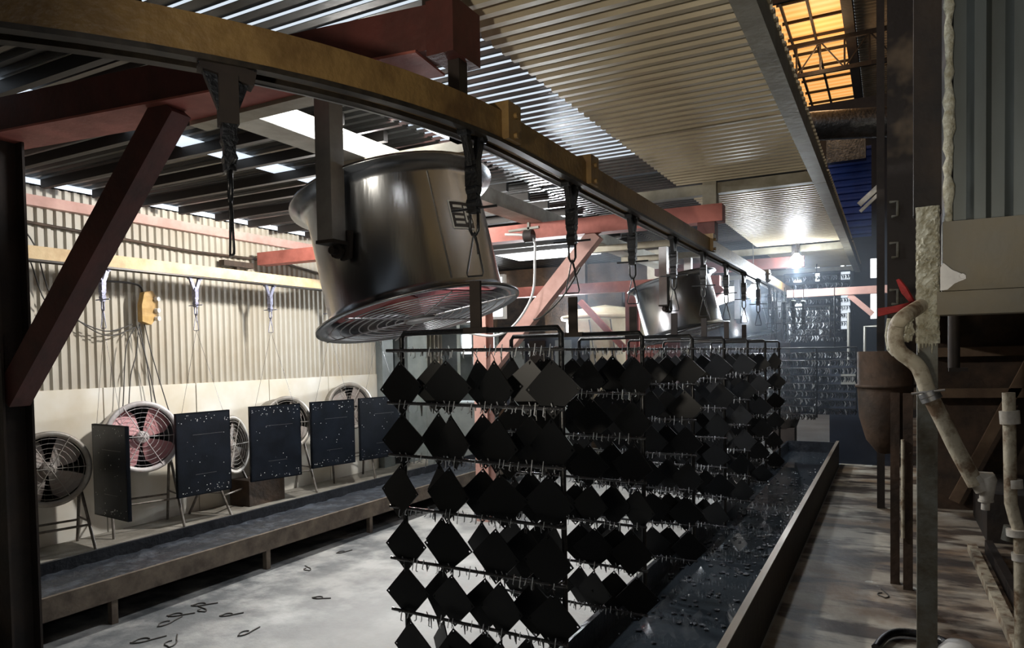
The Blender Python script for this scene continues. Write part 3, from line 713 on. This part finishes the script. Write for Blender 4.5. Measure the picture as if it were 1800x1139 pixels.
h = copy_tree(ph); h.location = (LX, 7.42, RB); h['label'] = 'bluish hook above the fifth hanging black panel'
random.seed(11)

# junction box and cables on left wall
t = thing('junction_box', 'yellow brown junction box with plugs hanging at the left wall', 'electrical box', (-6.33, 4.42, 2.0))
MB().prism([(-6.36, 4.35, 1.98), (-6.36, 4.44, 1.95), (-6.36, 4.50, 2.02), (-6.36, 4.52, 2.2), (-6.36, 4.46, 2.28), (-6.36, 4.38, 2.26), (-6.36, 4.35, 2.14)], (.07, 0, 0)).build('casing', 'yellow_box', t)
for z in (2.01, 2.09, 2.2): MB().tube([(-6.29, 4.49, z), (-6.25, 4.50, z)], .022, 10).build('plug', 'white_plastic', t)
def cable(name, pts, r, m, label):
    P = [Vector(p) for p in pts]; out = []
    for i in range(len(P)-1):
        a = P[max(i-1, 0)]; b = P[i]; c = P[i+1]; d = P[min(i+2, len(P)-1)]
        for k in range(6):
            u = k/6; out.append(.5*((2*b)+(c-a)*u+(2*a-5*b+4*c-d)*u*u+(3*b-a-3*c+d)*u*u*u))
    out.append(P[-1]); o = MB().tube(out, r, 6).build(name, m); tag(o, label, 'cable'); return o
def W(px, py, X=-6.36): return at(px, py, X=X)
cable('power_cable', [W(20, 380), W(60, 430), W(90, 520), W(140, 565), W(190, 590), W(238, 575)], .006, 'cable', 'dark cable drooping from the left edge to the junction box')
cable('power_cable', [W(20, 392), W(50, 450), W(80, 530), W(120, 555), W(185, 582), W(232, 570)], .006, 'cable', 'second drooping dark cable just above the other')
cable('power_cable', [W(140, 475), W(175, 492), W(225, 497), W(248, 505), W(250, 528)], .011, 'cable', 'thick dark cable entering the top of the junction box')
for i, (pts, l) in enumerate((
    ([W(238, 575), W(222, 610), W(217, 700), W(215, 725)], 'leftmost'), ([W(243, 575), W(240, 620), W(230, 660), W(226, 722)], 'second from left'),
    ([W(245, 570), W(258, 640), W(266, 700), W(267, 722)], 'middle'), ([W(240, 572), W(262, 650), W(276, 720)], 'fourth from left'), ([W(252, 560), W(266, 620), W(290, 700), W(298, 725)], 'rightmost'))):
    cable('power_cable', pts, .005, 'cable', '%s of the five thin cables falling from the junction box' % l)
cable('power_cable', [at(888, 412, Y=5.7), at(935, 418, Y=5.7), at(940, 460, Y=5.7), at(935, 520, Y=5.7), at(905, 570, Y=5.7), at(870, 590, Y=5.7), at(820, 585, Y=5.7)], .012, 'cable_white', 'white cable looping down left of the lit red diagonal brace')
cable('power_cable', [at(1020, 470, Y=5.75), at(990, 520, Y=5.75), at(955, 555, Y=5.75), at(938, 562, Y=5.75)], .009, 'cable', 'dark short cable hanging off the lit red diagonal brace')
# bell-like lamp fitting under roof
t = thing('pulley_block', 'dark half round pulley block hanging beneath the roof above the white cable', 'pulley', at(930, 415, Y=5.7))
q = at(930, 415, Y=5.7); MB().tube([q+Vector((-.04, 0, 0)), q+Vector((.04, 0, 0))], .055, 14).build('wheel', 'dark_steel', t); MB().bar(q+Vector((0, 0, .02)), q+Vector((0, 0, .12)), .02, .03).bar(q+Vector((-.2, 0, .06)), q+Vector((.1, 0, .07)), .03, .02).build('bracket', 'galv', t)

# ================================================================== LEFT DRIP TROUGH
t = thing('drip_trough', 'long low raised drip trough with dried black paint along the left', 'trough', (-4.55, 6, 0))
y0, y1 = .6, 9.0
MB().box((-4.19, y0, .15), (-4.165, y1, .285)).build('front_side', 'trough_face', t)
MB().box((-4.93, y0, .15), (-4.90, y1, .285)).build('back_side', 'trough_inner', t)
MB().box((-4.90, y0, .15), (-4.19, y1, .165)).build('base', 'trough_rust', t)
mb = MB(); nx, ny = 10, 160
vs = [(-4.90+.71*i/nx, y0+(y1-y0)*j/ny, .195+.016*random.random()) for j in range(ny+1) for i in range(nx+1)]
mb.add(vs, [(j*(nx+1)+i, j*(nx+1)+i+1, (j+1)*(nx+1)+i+1, (j+1)*(nx+1)+i) for j in range(ny) for i in range(nx)], True)
mb.build('dried_paint', 'residue', t, stuff=True)
for k in range(-1, 7):
    y = 2.645+1.216*k
    for x in (-4.20, -4.89): MB().box((x-.02, y-.02, 0), (x+.02, y+.02, .16)).build('leg', 'trough_face', t)
MB().box((-4.62, y0, .0), (-4.58, y1, .15)).build('shade_sheet', 'dark_steel', t)  # dark sheet added between the legs in place of the trough's shadow
tag(MB().box((-6.42, -2, 0), (-5.0, 11, .02)).build('floor_slab', 'slab'), 'raised pale concrete strip beneath the floor fans', 'slab')

# ================================================================== RIGHT DIP TROUGH
t = thing('dip_trough', 'long dark steel trough of glossy black liquid under the racks', 'trough', (-.85, 6, 0))
y0, y1 = 2.56, 10.7
MB().box((-.645, y0, 0), (-.618, y1, .335)).build('right_side', 'trough_rust', t)
MB().box((-.652, y0, .335), (-.615, y1, .341)).build('rim', 'bright_edge', t)
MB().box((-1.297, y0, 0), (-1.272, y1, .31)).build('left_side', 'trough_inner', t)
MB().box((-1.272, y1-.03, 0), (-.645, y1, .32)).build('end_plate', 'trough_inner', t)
MB().box((-1.272, y0, .03), (-.645, y1, .06)).box((-1.272, y0, .06), (-.645, y0+.03, .31)).build('base', 'trough_rust', t)
MB().box((-1.272, y0+.03, .06), (-.645, y1-.03, .17)).build('liquid', 'liquid', t)
fl = MB()
for k in range(330):
    y = random.choice((random.uniform(3.6, 6.0), random.uniform(5, 9), random.uniform(3.2, 9))); x = random.uniform(-1.25, -.67); s = random.uniform(.006, .024); a = random.uniform(0, 6.28)
    vs = [(x+s*math.cos(a+b)*random.uniform(.5, 1.2), y+s*math.sin(a+b)*random.uniform(.5, 1.6), .172+random.uniform(0, .006)) for b in (0, 1.3, 2.6, 3.9, 5.1)]
    fl.prism(vs, (0, 0, .003))
fl.build('floating_flakes', 'flake', t, stuff=True)
dr = MB()
for k in range(80):
    y = random.uniform(3.2, 10); x = random.choice((random.uniform(-1.25, -.67), random.uniform(-.8, -.67))); r_ = random.uniform(.0025, .006)
    dr.lathe([(0, .171+r_), (r_*.7, .171+r_*.8), (r_, .172), (r_, .170)], Matrix.Translation((x, y, 0)), 8)
dr.build('droplets', 'glint', t, stuff=True)

# fallen wire hooks on the floor
fh = 'fallen wire hooks on the concrete floor'
def floor_hook(x, y, a, s, label):
    pts = [(s*.06*math.cos(q)*(.6 if q < 3 else 1), s*.03*math.sin(q)) for q in [i*.55 for i in range(11)]]+[(s*.12, -s*.01)]
    c, sn = math.cos(a), math.sin(a)
    o = MB().tube([(x+u*c-v*sn, y+u*sn+v*c, .0045) for u, v in pts], .004, 5).build('wire_hook', 'cable'); tag(o, label, 'wire hook', fh)
spots = [(355, 1072, 'nearest the trough leg, left side'), (430, 1112, 'front left, curled'), (300, 1130, 'at the bottom left edge of the floor'), (352, 1062, 'second from the trough, left'), (290, 1095, 'bent large one at front left'), (400, 1080, 'centre left'), (310, 1080, 'small one close to the first trough leg'), (540, 1000, 'middle of the floor by the trough'), (600, 970, 'farther along by the trough'), (560, 1050, 'lone one left of nearest rack'), (250, 1125, 'leftmost one under the trough edge'), (1552, 1045, 'on the brown floor right of the dark trough')]
for k, (px, py, l) in enumerate(spots):
    q = at(px, py, Z=.005); floor_hook(q.x, q.y, random.uniform(0, 3), random.uniform(.7, 1.1), 'fallen black wire hook, '+l)

# ================================================================== RIGHT SIDE OVEN
t = thing('drying_oven', 'tall dark oven housing with grey corrugated cladding on steel beams', 'oven', (1, 6, 0))
corrugated((.275, 4.12, 2.2), (1, 0, 0), (0, 0, 1), (0, -1, 0), 3.2, 4.0, .155, .06, flat=.34, top=.3).build('cladding', 'sheet_grey', t)
MB().box((.225, 4.0, 1.87), (3.6, 4.12, 2.2)).build('front_beam', 'beige_beam', t)
MB().box((.20, 3.97, 1.755), (3.6, 4.14, 1.865)).build('lower_beam', 'beige_beam', t)
MB().box((.26, 4.25, 2.0), (3.6, 12, 6.2)).build('housing', 'soot_wall', t)
MB().box((.3, 8.2, 0), (3.6, 8.3, 2.0)).build('recess_back', 'brown_mid', t)
MB().box((.7, 6.9, 0), (3.4, 8.0, .4)).build('plinth', 'brown_dark', t)
for p, q in (((.55, 8.1, .1), (1.35, 8.1, 1.9)), ((1.9, 8.1, 1.9), (2.6, 8.1, .1)), ((.3, 8.1, 1.15), (3.5, 8.1, 1.2)), ((.3, 8.1, 1.55), (3.5, 8.1, 1.58))):
    MB().bar(p, q, .09, .05, (0, 1, 0)).build('frame_brace', 'brace_brown', t)
cr_ = MB(); random.seed(3)
# crusty insulation seam along the cladding's edge
pts = [(.252+random.uniform(-.004, .004), 4.06, 2.2+.045*i) for i in range(70)]
cr_.tube(pts, [.020+random.uniform(-.006, .008) for _ in pts], 8)
cr_.build('insulation_seam', 'crust', t)
# corner post
MB().box((.105, 4.1, 2.26), (.225, 4.2, 6.5)).build('corner_flashing', 'brown_dark', t)
t = thing('corner_post', 'grey steel post with crusted yellow white foam at the oven corner', 'post', (.165, 4.05, 0))
MB().box((.118, 4.0, 0), (.205, 4.09, 2.26)).build('shaft', 'post_grey', t)
mb = MB(); nu, nv = 10, 60
vs = []
for jv in range(nv+1):
    for iu in range(nu+1):
        z = 1.62+.66*jv/nv; e_ = 1 if 0 < iu < nu else 0; lim = max(0, .5-.05*iu) if z < 2.0 else .2+.25*math.sin(z*9)
        x = .112+.10*iu/nu+random.uniform(-.002, .002); vs.append((x, 3.995-e_*random.uniform(.004, .016)*(.35 if iu/nu < lim else 1), z))
mb.add(vs, [(jv*(nu+1)+iu, jv*(nu+1)+iu+1, (jv+1)*(nu+1)+iu+1, (jv+1)*(nu+1)+iu) for jv in range(nv) for iu in range(nu)])
for x in (.125, .14, .155, .168, .18, .195): mb.tube([(x, 3.992, 1.65), (x, 3.994, 1.61+random.uniform(-.045, .01))], [.009, .003], 5)
mb.build('foam_crust', 'crust', t)
MB().box((.10, 3.96, 0), (.23, 4.12, .012)).build('base_plate', 'post_grey', t)
# white bracket + screw on lower beam
o = MB().prism([(.212, 3.955, 1.87), (.212, 3.955, 1.98), (.225, 3.955, 2.0), (.26, 3.955, 1.965), (.315, 3.955, 1.935), (.315, 3.955, 1.92), (.27, 3.955, 1.90), (.24, 3.955, 1.872)], (0, .012, 0)).tube([(.30, 3.94, 1.932), (.30, 3.97, 1.932)], .012, 8).build('bracket', 'stainless_dull'); tag(o, 'bent silver bracket beside the foam crusted post', 'bracket')
# soot column left of the oven with fittings
t = thing('stack_column', 'tall soot black column left of the oven wall', 'column', (.05, 7.5, 0))
MB().box((-.02, 7.0, 1.0), (.2, 7.5, 7)).build('shaft', 'soot_wall', t)
for z in (2.1, 2.5, 2.85): MB().tube([(.0, 6.96, z), (.06, 6.94, z), (.06, 6.94, z-.12), (.02, 6.98, z-.12)], .014, 6).build('fitting', 'post_grey', t)
o = MB().box((.21, 4.9, 1.7), (.25, 8.2, 6)).build('side_sheet', 'soot_wall'); tag(o, 'dark sooty side sheet of the oven facing the conveyor', 'panel')
# opening with red rag
t = thing('red_rag', 'red cloth rag tied at the dark opening by the pipe', 'rag', (.05, 4.7, 1.8))
mb = MB()
P0 = at(1590, 548, Y=4.5)
for poly in ([(1543, 542), (1543, 556), (1585, 546), (1606, 538), (1604, 530), (1570, 538)], [(1575, 492), (1584, 515), (1600, 533), (1606, 530), (1592, 505), (1580, 490)]):
    pp = [at(x, y, Y=4.5) for x, y in poly]; mb.prism(pp, (.01, .03, .0))
mb.build('cloth', 'red_rag', t)
# rusty chute vessel
t = thing('rusty_vessel', 'rusty round bottomed vessel standing on two legs beyond the post', 'vessel', (-.07, 5.6, 0))
prof = [(0, .86), (.05, .87), (.12, .96), (.165, 1.12), (.175, 1.3), (.175, 1.33), (.19, 1.33), (.19, 1.35), (.175, 1.35), (.175, 1.58), (0, 1.58)]
MB().lathe(prof, Matrix.Translation((-.03, 5.6, 0)), 32).build('body', 'brown_mid', t)
for x, y in ((.03, 5.45), (.105, 5.35)): MB().box((x-.028, y-.03, 0), (x+.028, y+.03, 1.3)).build('leg', 'brown_mid', t)
MB().tube([(.075, 5.3, .35), (.075, 5.3, 1.0)], .012, 6).build('sight_pipe', 'pipe_cream', t)
# large elbow bucket at trough end
t = thing('round_drum', 'dark round drum standing at the far end of the trough', 'drum', (-1.35, 10.6, 0))
MB().lathe([(0, .45), (.16, .45), (.22, .62), (.25, 1.05), (.265, 1.06), (.265, 1.08), (.24, 1.08), (.2, .7), (0, .6)], Matrix.Translation((-1.38, 11.2, 0)), 32).build('body', 'trough_rust', t)
MB().box((-1.53, 11.05, 0), (-1.23, 11.35, .46)).build('pedestal', 'dark_steel', t)
t = thing('machine_block', 'dark blue machine housing standing beyond the trough end', 'machine', (-.2, 12, 0))
MB().box((-.75, 10.9, 0), (.1, 12.2, 1.45)).build('body', 'blue_dark', t); MB().box((-.6, 10.85, 1.1), (-.25, 10.9, 1.25)).build('panel', 'galv', t)
MB().tube([(-.5, 10.8, 1.45), (-.5, 10.8, 2.1)], .02, 8).tube([(-.3, 10.8, 1.45), (-.3, 10.8, 1.9), (-.1, 10.8, 1.9)], .02, 8).build('pipework', 'galv', t)
# S-bend pipe with valve
Y3 = 3.72
def Q(px, py, Y=Y3): return at(px, py, Y=Y)
t = thing('drain_pipe', 'dirty cream bent drain pipe with white valve crossing the post', 'pipe', Q(1650, 700))
P = [Q(1618, 538, 3.99), Q(1590, 556), Q(1577, 572), Q(1574, 598), Q(1582, 618), Q(1600, 632), Q(1614, 645), Q(1622, 662), Q(1632, 690), Q(1655, 735), Q(1682, 790), Q(1716, 852)]
out = []
for i in range(len(P)-1):
    a = P[max(i-1, 0)]; b = P[i]; c = P[i+1]; d = P[min(i+2, len(P)-1)]
    for k in range(5):
        u = k/5; out.append(.5*((2*b)+(c-a)*u+(2*a-5*b+4*c-d)*u*u+(3*b-a-3*c+d)*u*u*u))
out.append(P[-1])
MB().tube(out, .034, 14).build('pipe', 'pipe_cream', t)
d = (Q(1655, 735)-Q(1632, 690)).normalized()
for c in (Q(1633, 692), Q(1637, 700)): MB().tube([c-d*.01, c+d*.01], .044, 14).build('clamp', 'stainless_dull', t)
MB().tube([Q(1633, 692)+Vector((-.07, -.02, -.0)), Q(1633, 692)+Vector((.06, -.04, .02))], .006, 6).build('clamp_bolt', 'stainless_dull', t)
v = MB(); v.tube([Q(1712, 838), Q(1728, 862)], .032, 12); v.tube([Q(1736, 838), Q(1738, 842), Q(1733, 880)], [.030, .032, .026], 12); v.box(Q(1722, 846, 3.70)-Vector((0, 0, .02)), Q(1745, 830, 3.76)); v.tube([Q(1733, 876), Q(1732, 896)], .017, 12); v.tube([Q(1733, 878), Q(1733, 882)], .03, 8)
v.build('valve', 'valve_white', t)
o = MB(); random.seed(5)
for k in range(26):
    c = Q(random.uniform(1592, 1603), random.uniform(545, 590), 3.78); o.tube([c, c+Vector((random.uniform(-.015, .015), -.01, -.03))], random.uniform(.006, .012), 5)
o.build('residue_drips', 'crust', t, stuff=True)
o = MB(); o.tube([Q(1567, 560, 4.3), Q(1563, 590, 4.3), Q(1566, 612, 4.3), Q(1575, 622, 4.3)], .022, 8); tag(o.build('scaled_pipe', 'crust'), 'white scaled pipe stub left of the bent drain pipe', 'pipe')
# standpipe at right
t = thing('standpipe', 'cream jointed standpipe at the right edge', 'pipe', Q(1775, 900, 3.9))
P = [Q(1773, 690, 3.9), Q(1774, 740, 3.9), Q(1776, 845, 3.9), Q(1777, 885, 3.9), Q(1785, 915, 3.9), Q(1793, 940, 3.9), Q(1795, 1139, 3.9), Q(1796, 1180, 3.9)]
MB().tube(P, .026, 12).build('pipe', 'pipe_cream', t)
for a, b, r_ in ((722, 745, .04), (843, 858, .032), (972, 985, .034), (930, 942, .048)):
    MB().tube([Q(1774+(a-722)*.075, a, 3.9), Q(1774+(b-722)*.075, b, 3.9)], r_, 12).build('coupling', 'valve_white', t)
MB().tube([Q(1777, 925, 3.95), Q(1772, 950, 3.95)], .03, 10).build('side_valve', 'post_grey', t)
a, b = at(1708, 958, Z=.05), at(1797, 1139, Z=.05)
o = MB().bar((a.x, a.y, .035), (b.x, b.y-.6, .035), .06, .06).build('floor_pipe', 'pipe_cream'); tag(o, 'cream square tube lying along the brown floor at right', 'tube')
o = MB().bar((a.x+.11, a.y, .05), (b.x+.10, b.y-.6, .05), .05, .1).build('steel_angle', 'dark_steel'); tag(o, 'dark steel bar lying right of the cream tube', 'bar')
q = at(1685, 1150, Z=.12)
o = MB().lathe([(0, .19), (.05, .18), (.085, .14), (.10, .09), (.10, 0), (0, 0)], Matrix.Translation((q.x, q.y, 0)), 24).build('white_cap', 'tape'); tag(o, 'small white domed cap on the floor at the bottom edge', 'cap')
q = at(1598, 1112, Z=.03)
cable('rubber_hose', [(q.x-.16, q.y-.3, .03), (q.x-.10, q.y-.08, .03), (q.x, q.y, .03), (q.x+.16, q.y-.06, .03), (q.x+.24, q.y-.3, .03)], .022, 'black_paint', 'black rubber hose lying at the foot of the grey post')
# dark tank parts in the recess
q = at(1690, 640, Y=4.6); o = MB().tube([q+Vector((-.035, 0, .28)), q+Vector((-.035, 0, -.02))], .03, 10).box(q+Vector((-.06, -.02, -.04)), q+Vector((.03, .02, -.02))).build('hanging_clip', 'dark_steel'); tag(o, 'dark hanging fitting below the beige beam', 'fitting')
# gauge sticks left of post, high
a, b, c, d = at(1510, 360, Y=8), at(1548, 325, Y=8), at(1512, 372, Y=8), at(1548, 338, Y=8)
o = MB().bar(a, b, .03, .05).bar(c, d, .03, .03).build('angle_bracket', 'valve_white'); tag(o, 'pale slanting double bracket in front of the blue sheet', 'bracket')
# vertical dark posts beside the canopy's end
for px, y, l in ((1548, 8, 'single'),):
    q = at(px, 400, Y=y); o = MB().box((q.x-.035, y-.04, 0), (q.x+.035, y+.04, 6.9)).build('service_post', 'dark_steel'); tag(o, 'thin dark vertical post beyond the canopy beside the sooty column', 'post')

# ================================================================== HIGH ROOF: trusses, duct
def truss(y, z0, dz, label):
    t = thing('roof_truss', label, 'truss', (-.8, y, z0)); xs = (-1.75, .45)
    for z in (z0, z0+dz): MB().bar((xs[0], y, z), (xs[1], y, z), .05, .07).build('chord', 'brown_dark', t)
    n = 6
    for k in range(n+1):
        x = xs[0]+(xs[1]-xs[0])*k/n; MB().bar((x, y, z0), (x, y, z0+dz), .03, .03).build('web', 'brown_dark', t)
        if k < n: MB().bar((x if k % 2 else x+(xs[1]-xs[0])/n, y, z0), (x+(xs[1]-xs[0])/n if k % 2 else x, y, z0+dz), .022, .022).build('web', 'brown_dark', t)
truss(13.0, 6.2, .5, 'lattice truss crossing the lower part of the orange skylight'); truss(10.1, 6.2, .5, 'lattice truss crossing the top of the orange skylight')
for x, l in ((-1.5, 'left'), (-1.12, 'middle')):
    tag(MB().box((x-.018, 4, 6.93), (x+.018, 19, 6.985)).build('glazing_bar', 'brown_dark'), 'long dark glazing bar under the orange skylight, %s one' % l, 'glazing bar')
for k, y in enumerate([11.2+.72*i for i in range(11)]):
    tag(MB().box((-1.56, y-.016, 6.94), (-.66, y+.016, 6.985)).build('skylight_crossbar', 'brown_dark'), 'thin crossbar under the orange skylight, %s from the top of the photo' % (['first']+ORD[1:])[k], 'crossbar', 'skylight crossbars')
tag(MB().box((-.655, 4, 6.8), (-.5, 24, 7.02)).build('roof_gutter', 'brown_dark'), 'dark beam at the right edge of the orange skylight', 'beam')
a = at(1430, 222, Y=11); b = at(1560, 214, Y=11)
o = MB().tube([(a.x-1, 11, a.z), (a.x, 11, a.z), (b.x, 11, b.z), (b.x+1.2, 11, b.z)], .2, 24).build('exhaust_duct', 'duct'); tag(o, 'silver wrapped round duct below the orange skylight', 'duct')
a = at(1430, 197, Y=12); tag(MB().box((-2, 12, a.z-.14), (.5, 12.15, a.z+.1)).build('duct_beam', 'dark_steel'), 'dark beam just above the silver duct', 'beam')
a = at(1490, 255, Y=14.5); tag(MB().box((a.x-.35, 14.4, a.z-.3), (a.x+.3, 14.6, a.z+.25)).build('vent_louver', 'duct'), 'dark louvre box above the blue sheet', 'louvre')

# ================================================================== LAMPS AT THE FAR END
def bulb_lamp(loc, label, top):
    t = thing('hanging_lamp', label, 'lamp', loc, 'bright bulbs at the far end'); x, y, z = loc
    MB().lathe([(0, -.09), (.04, -.085), (.075, -.05), (.088, 0), (.07, .05), (.035, .085), (.03, .1)], Matrix.Translation(loc), 20).build('bulb', 'bulb', t)
    MB().tube([(x, y, z+.09), (x, y, z+.17)], .03, 12).build('socket', 'dark_steel', t)
    MB().tube([(x, y, z+.17), (x, y, top)], .006, 6).build('cord', 'cable', t)
bulb_lamp((-1.075, 9.98, 2.755), 'upper glowing white bulb hanging below the canopy end', 2.99)
bulb_lamp((-1.62, 10.0, 2.385), 'lower glowing white bulb left of the rail near the far drum fan', 3.1)
t = thing('flood_lamp', 'flood lamp fixed under the roof behind the nearest drum fan', 'lamp', (-4.35, 5.25, 3.0))
MB().box((-4.47, 5.15, 2.98), (-4.23, 5.35, 3.03)).build('housing', 'dark_steel', t); MB().bar((-4.35, 5.25, 3.02), (-4.35, 5.25, RZ-.012), .03, .03).build('bracket', 'dark_steel', t)

# ================================================================== MIDDLE BACKGROUND
t = thing('storage_tank', 'cream storage tank with rim pipe, seen above the second rack', 'tank', (-4.6, 12.5, 0))
c = at(1070, 560, Y=10.6); cx = c.x
MB().lathe([(0, .3), (.55, .3), (.6, .5), (.6, 2.15), (.45, 2.28), (0, 2.35)], Matrix.Translation((cx, 10.45, 0)), 36).build('body', 'cream_tank', t)
MB().tube([(cx+.66*math.cos(k*.2618), 10.45+.66*math.sin(k*.2618), 2.15) for k in range(24)], .035, 8, closed=True).build('rim_pipe', 'cream_tank', t)
for k in range(5):
    a = -2.6+k*.5; MB().tube([(cx+.63*math.cos(a), 10.45+.63*math.sin(a), 2.1), (cx+.62*math.cos(a+.35), 10.45+.62*math.sin(a+.35), .5)], .012, 6).build('strap', 'stand_steel', t)
t = thing('cross_brace', 'crossed pinkish braces before the cream storage tank', 'brace', (-3.6, 9.7, 0))
for p, q in (((1020, 530), (1100, 615)), ((1120, 520), (1118, 620)), ((1180, 570), (1130, 640))):
    MB().bar(at(*p, Y=9.7), at(*q, Y=9.7), .08, .08).build('bar', 'red_pale', t)
t = thing('grey_cabinet', 'tall grey cabinet standing past the end of the left wall', 'cabinet', (-5.9, 9, 0))
a = at(690, 590, Y=8.9); b = at(722, 590, Y=8.9)
o = MB().box((at(664, 600, Y=8.6).x, 8.6, 0), (at(716, 600, Y=8.6).x, 9.1, 2.3)).build('body', 'grey_paint', t); MB().box((at(675, 600, Y=8.58).x, 8.575, .1), (at(706, 600, Y=8.58).x, 8.598, 2.2)).build('door', 'grey_paint', t)
t = thing('machine_cabinet', 'dark blue machine cabinet glimpsed between the top plates', 'cabinet', (-4.8, 9.5, 0))
a = at(900, 600, Y=9.6); b = at(1030, 600, Y=9.6)
MB().box((a.x, 9.4, 0), (b.x, 9.75, 1.9)).build('body', 'blue_dark', t)
for px in (905, 940, 985): q = at(px, 600, Y=9.55); MB().box((q.x, 9.36, .1), (q.x+.25, 9.4, 1.8)).build('door', ['brown_mid', 'grey_paint', 'brown_dark'][(px//35) % 3], t)
o = MB().box((at(750, 700, Y=8.4).x, 8.4, 0), (at(850, 700, Y=8.4).x, 8.8, .95)).build('workbench', 'grey_paint'); tag(o, 'low grey bench cabinet seen between the first and second plate rows', 'bench')
for k, (px, w_, m, l) in enumerate(((790, 26, 'grey_paint', 'grey green upright post right of the corrugated back wall'), (1022, 16, 'dark_steel', 'dark grey upright post before the cream tank'), (1150, 22, 'galv', 'pale upright post behind the fourth rack'))):
    a = at(px-w_/2, 600, Y=10.2); b = at(px+w_/2, 600, Y=10.2); tag(MB().box((a.x, 10.2, 0), (b.x, 10.3, 3.1)).build('upright_post', m), l, 'post')
# structural clutter at far end right of rail
for k, (x0, yy0, x1, yy1, l) in enumerate(((1190, 455, 1330, 470, 'left'), (1300, 440, 1370, 500, 'middle'), (1330, 470, 1390, 440, 'right'))):
    tag(MB().bar(at(x0, yy0, Y=13.5), at(x1, yy1, Y=13.5), .06, .06).build('roof_strut', 'dark_steel'), 'dark slanting strut under the far roof, %s one' % l, 'strut', 'far roof struts')
tag(MB().box((-2.4, 13.6, 2.55), (.2, 13.7, 2.8)).build('header_beam', 'blue_dark'), 'dark horizontal header beam behind the upper glowing bulb', 'beam')

# ================================================================== HAZE in the far bay
hm = bpy.data.materials.new('haze'); hm.use_nodes = True; nt = hm.node_tree; nt.nodes.remove(nt.nodes['Principled BSDF'])
vs_ = nt.nodes.new('ShaderNodeVolumeScatter'); vs_.inputs['Density'].default_value = .034; vs_.inputs['Anisotropy'].default_value = .55; vs_.inputs['Color'].default_value = (.72, .84, 1, 1)
nt.links.new(vs_.outputs[0], nt.nodes['Material Output'].inputs['Volume'])
hz = MB().box((-3.6, 7.6, .9), (.02, 13.4, 2.98)).build('steam_haze', hm); tag(hz, 'thin bluish haze hanging around the glowing bulbs', 'haze', kind='stuff')
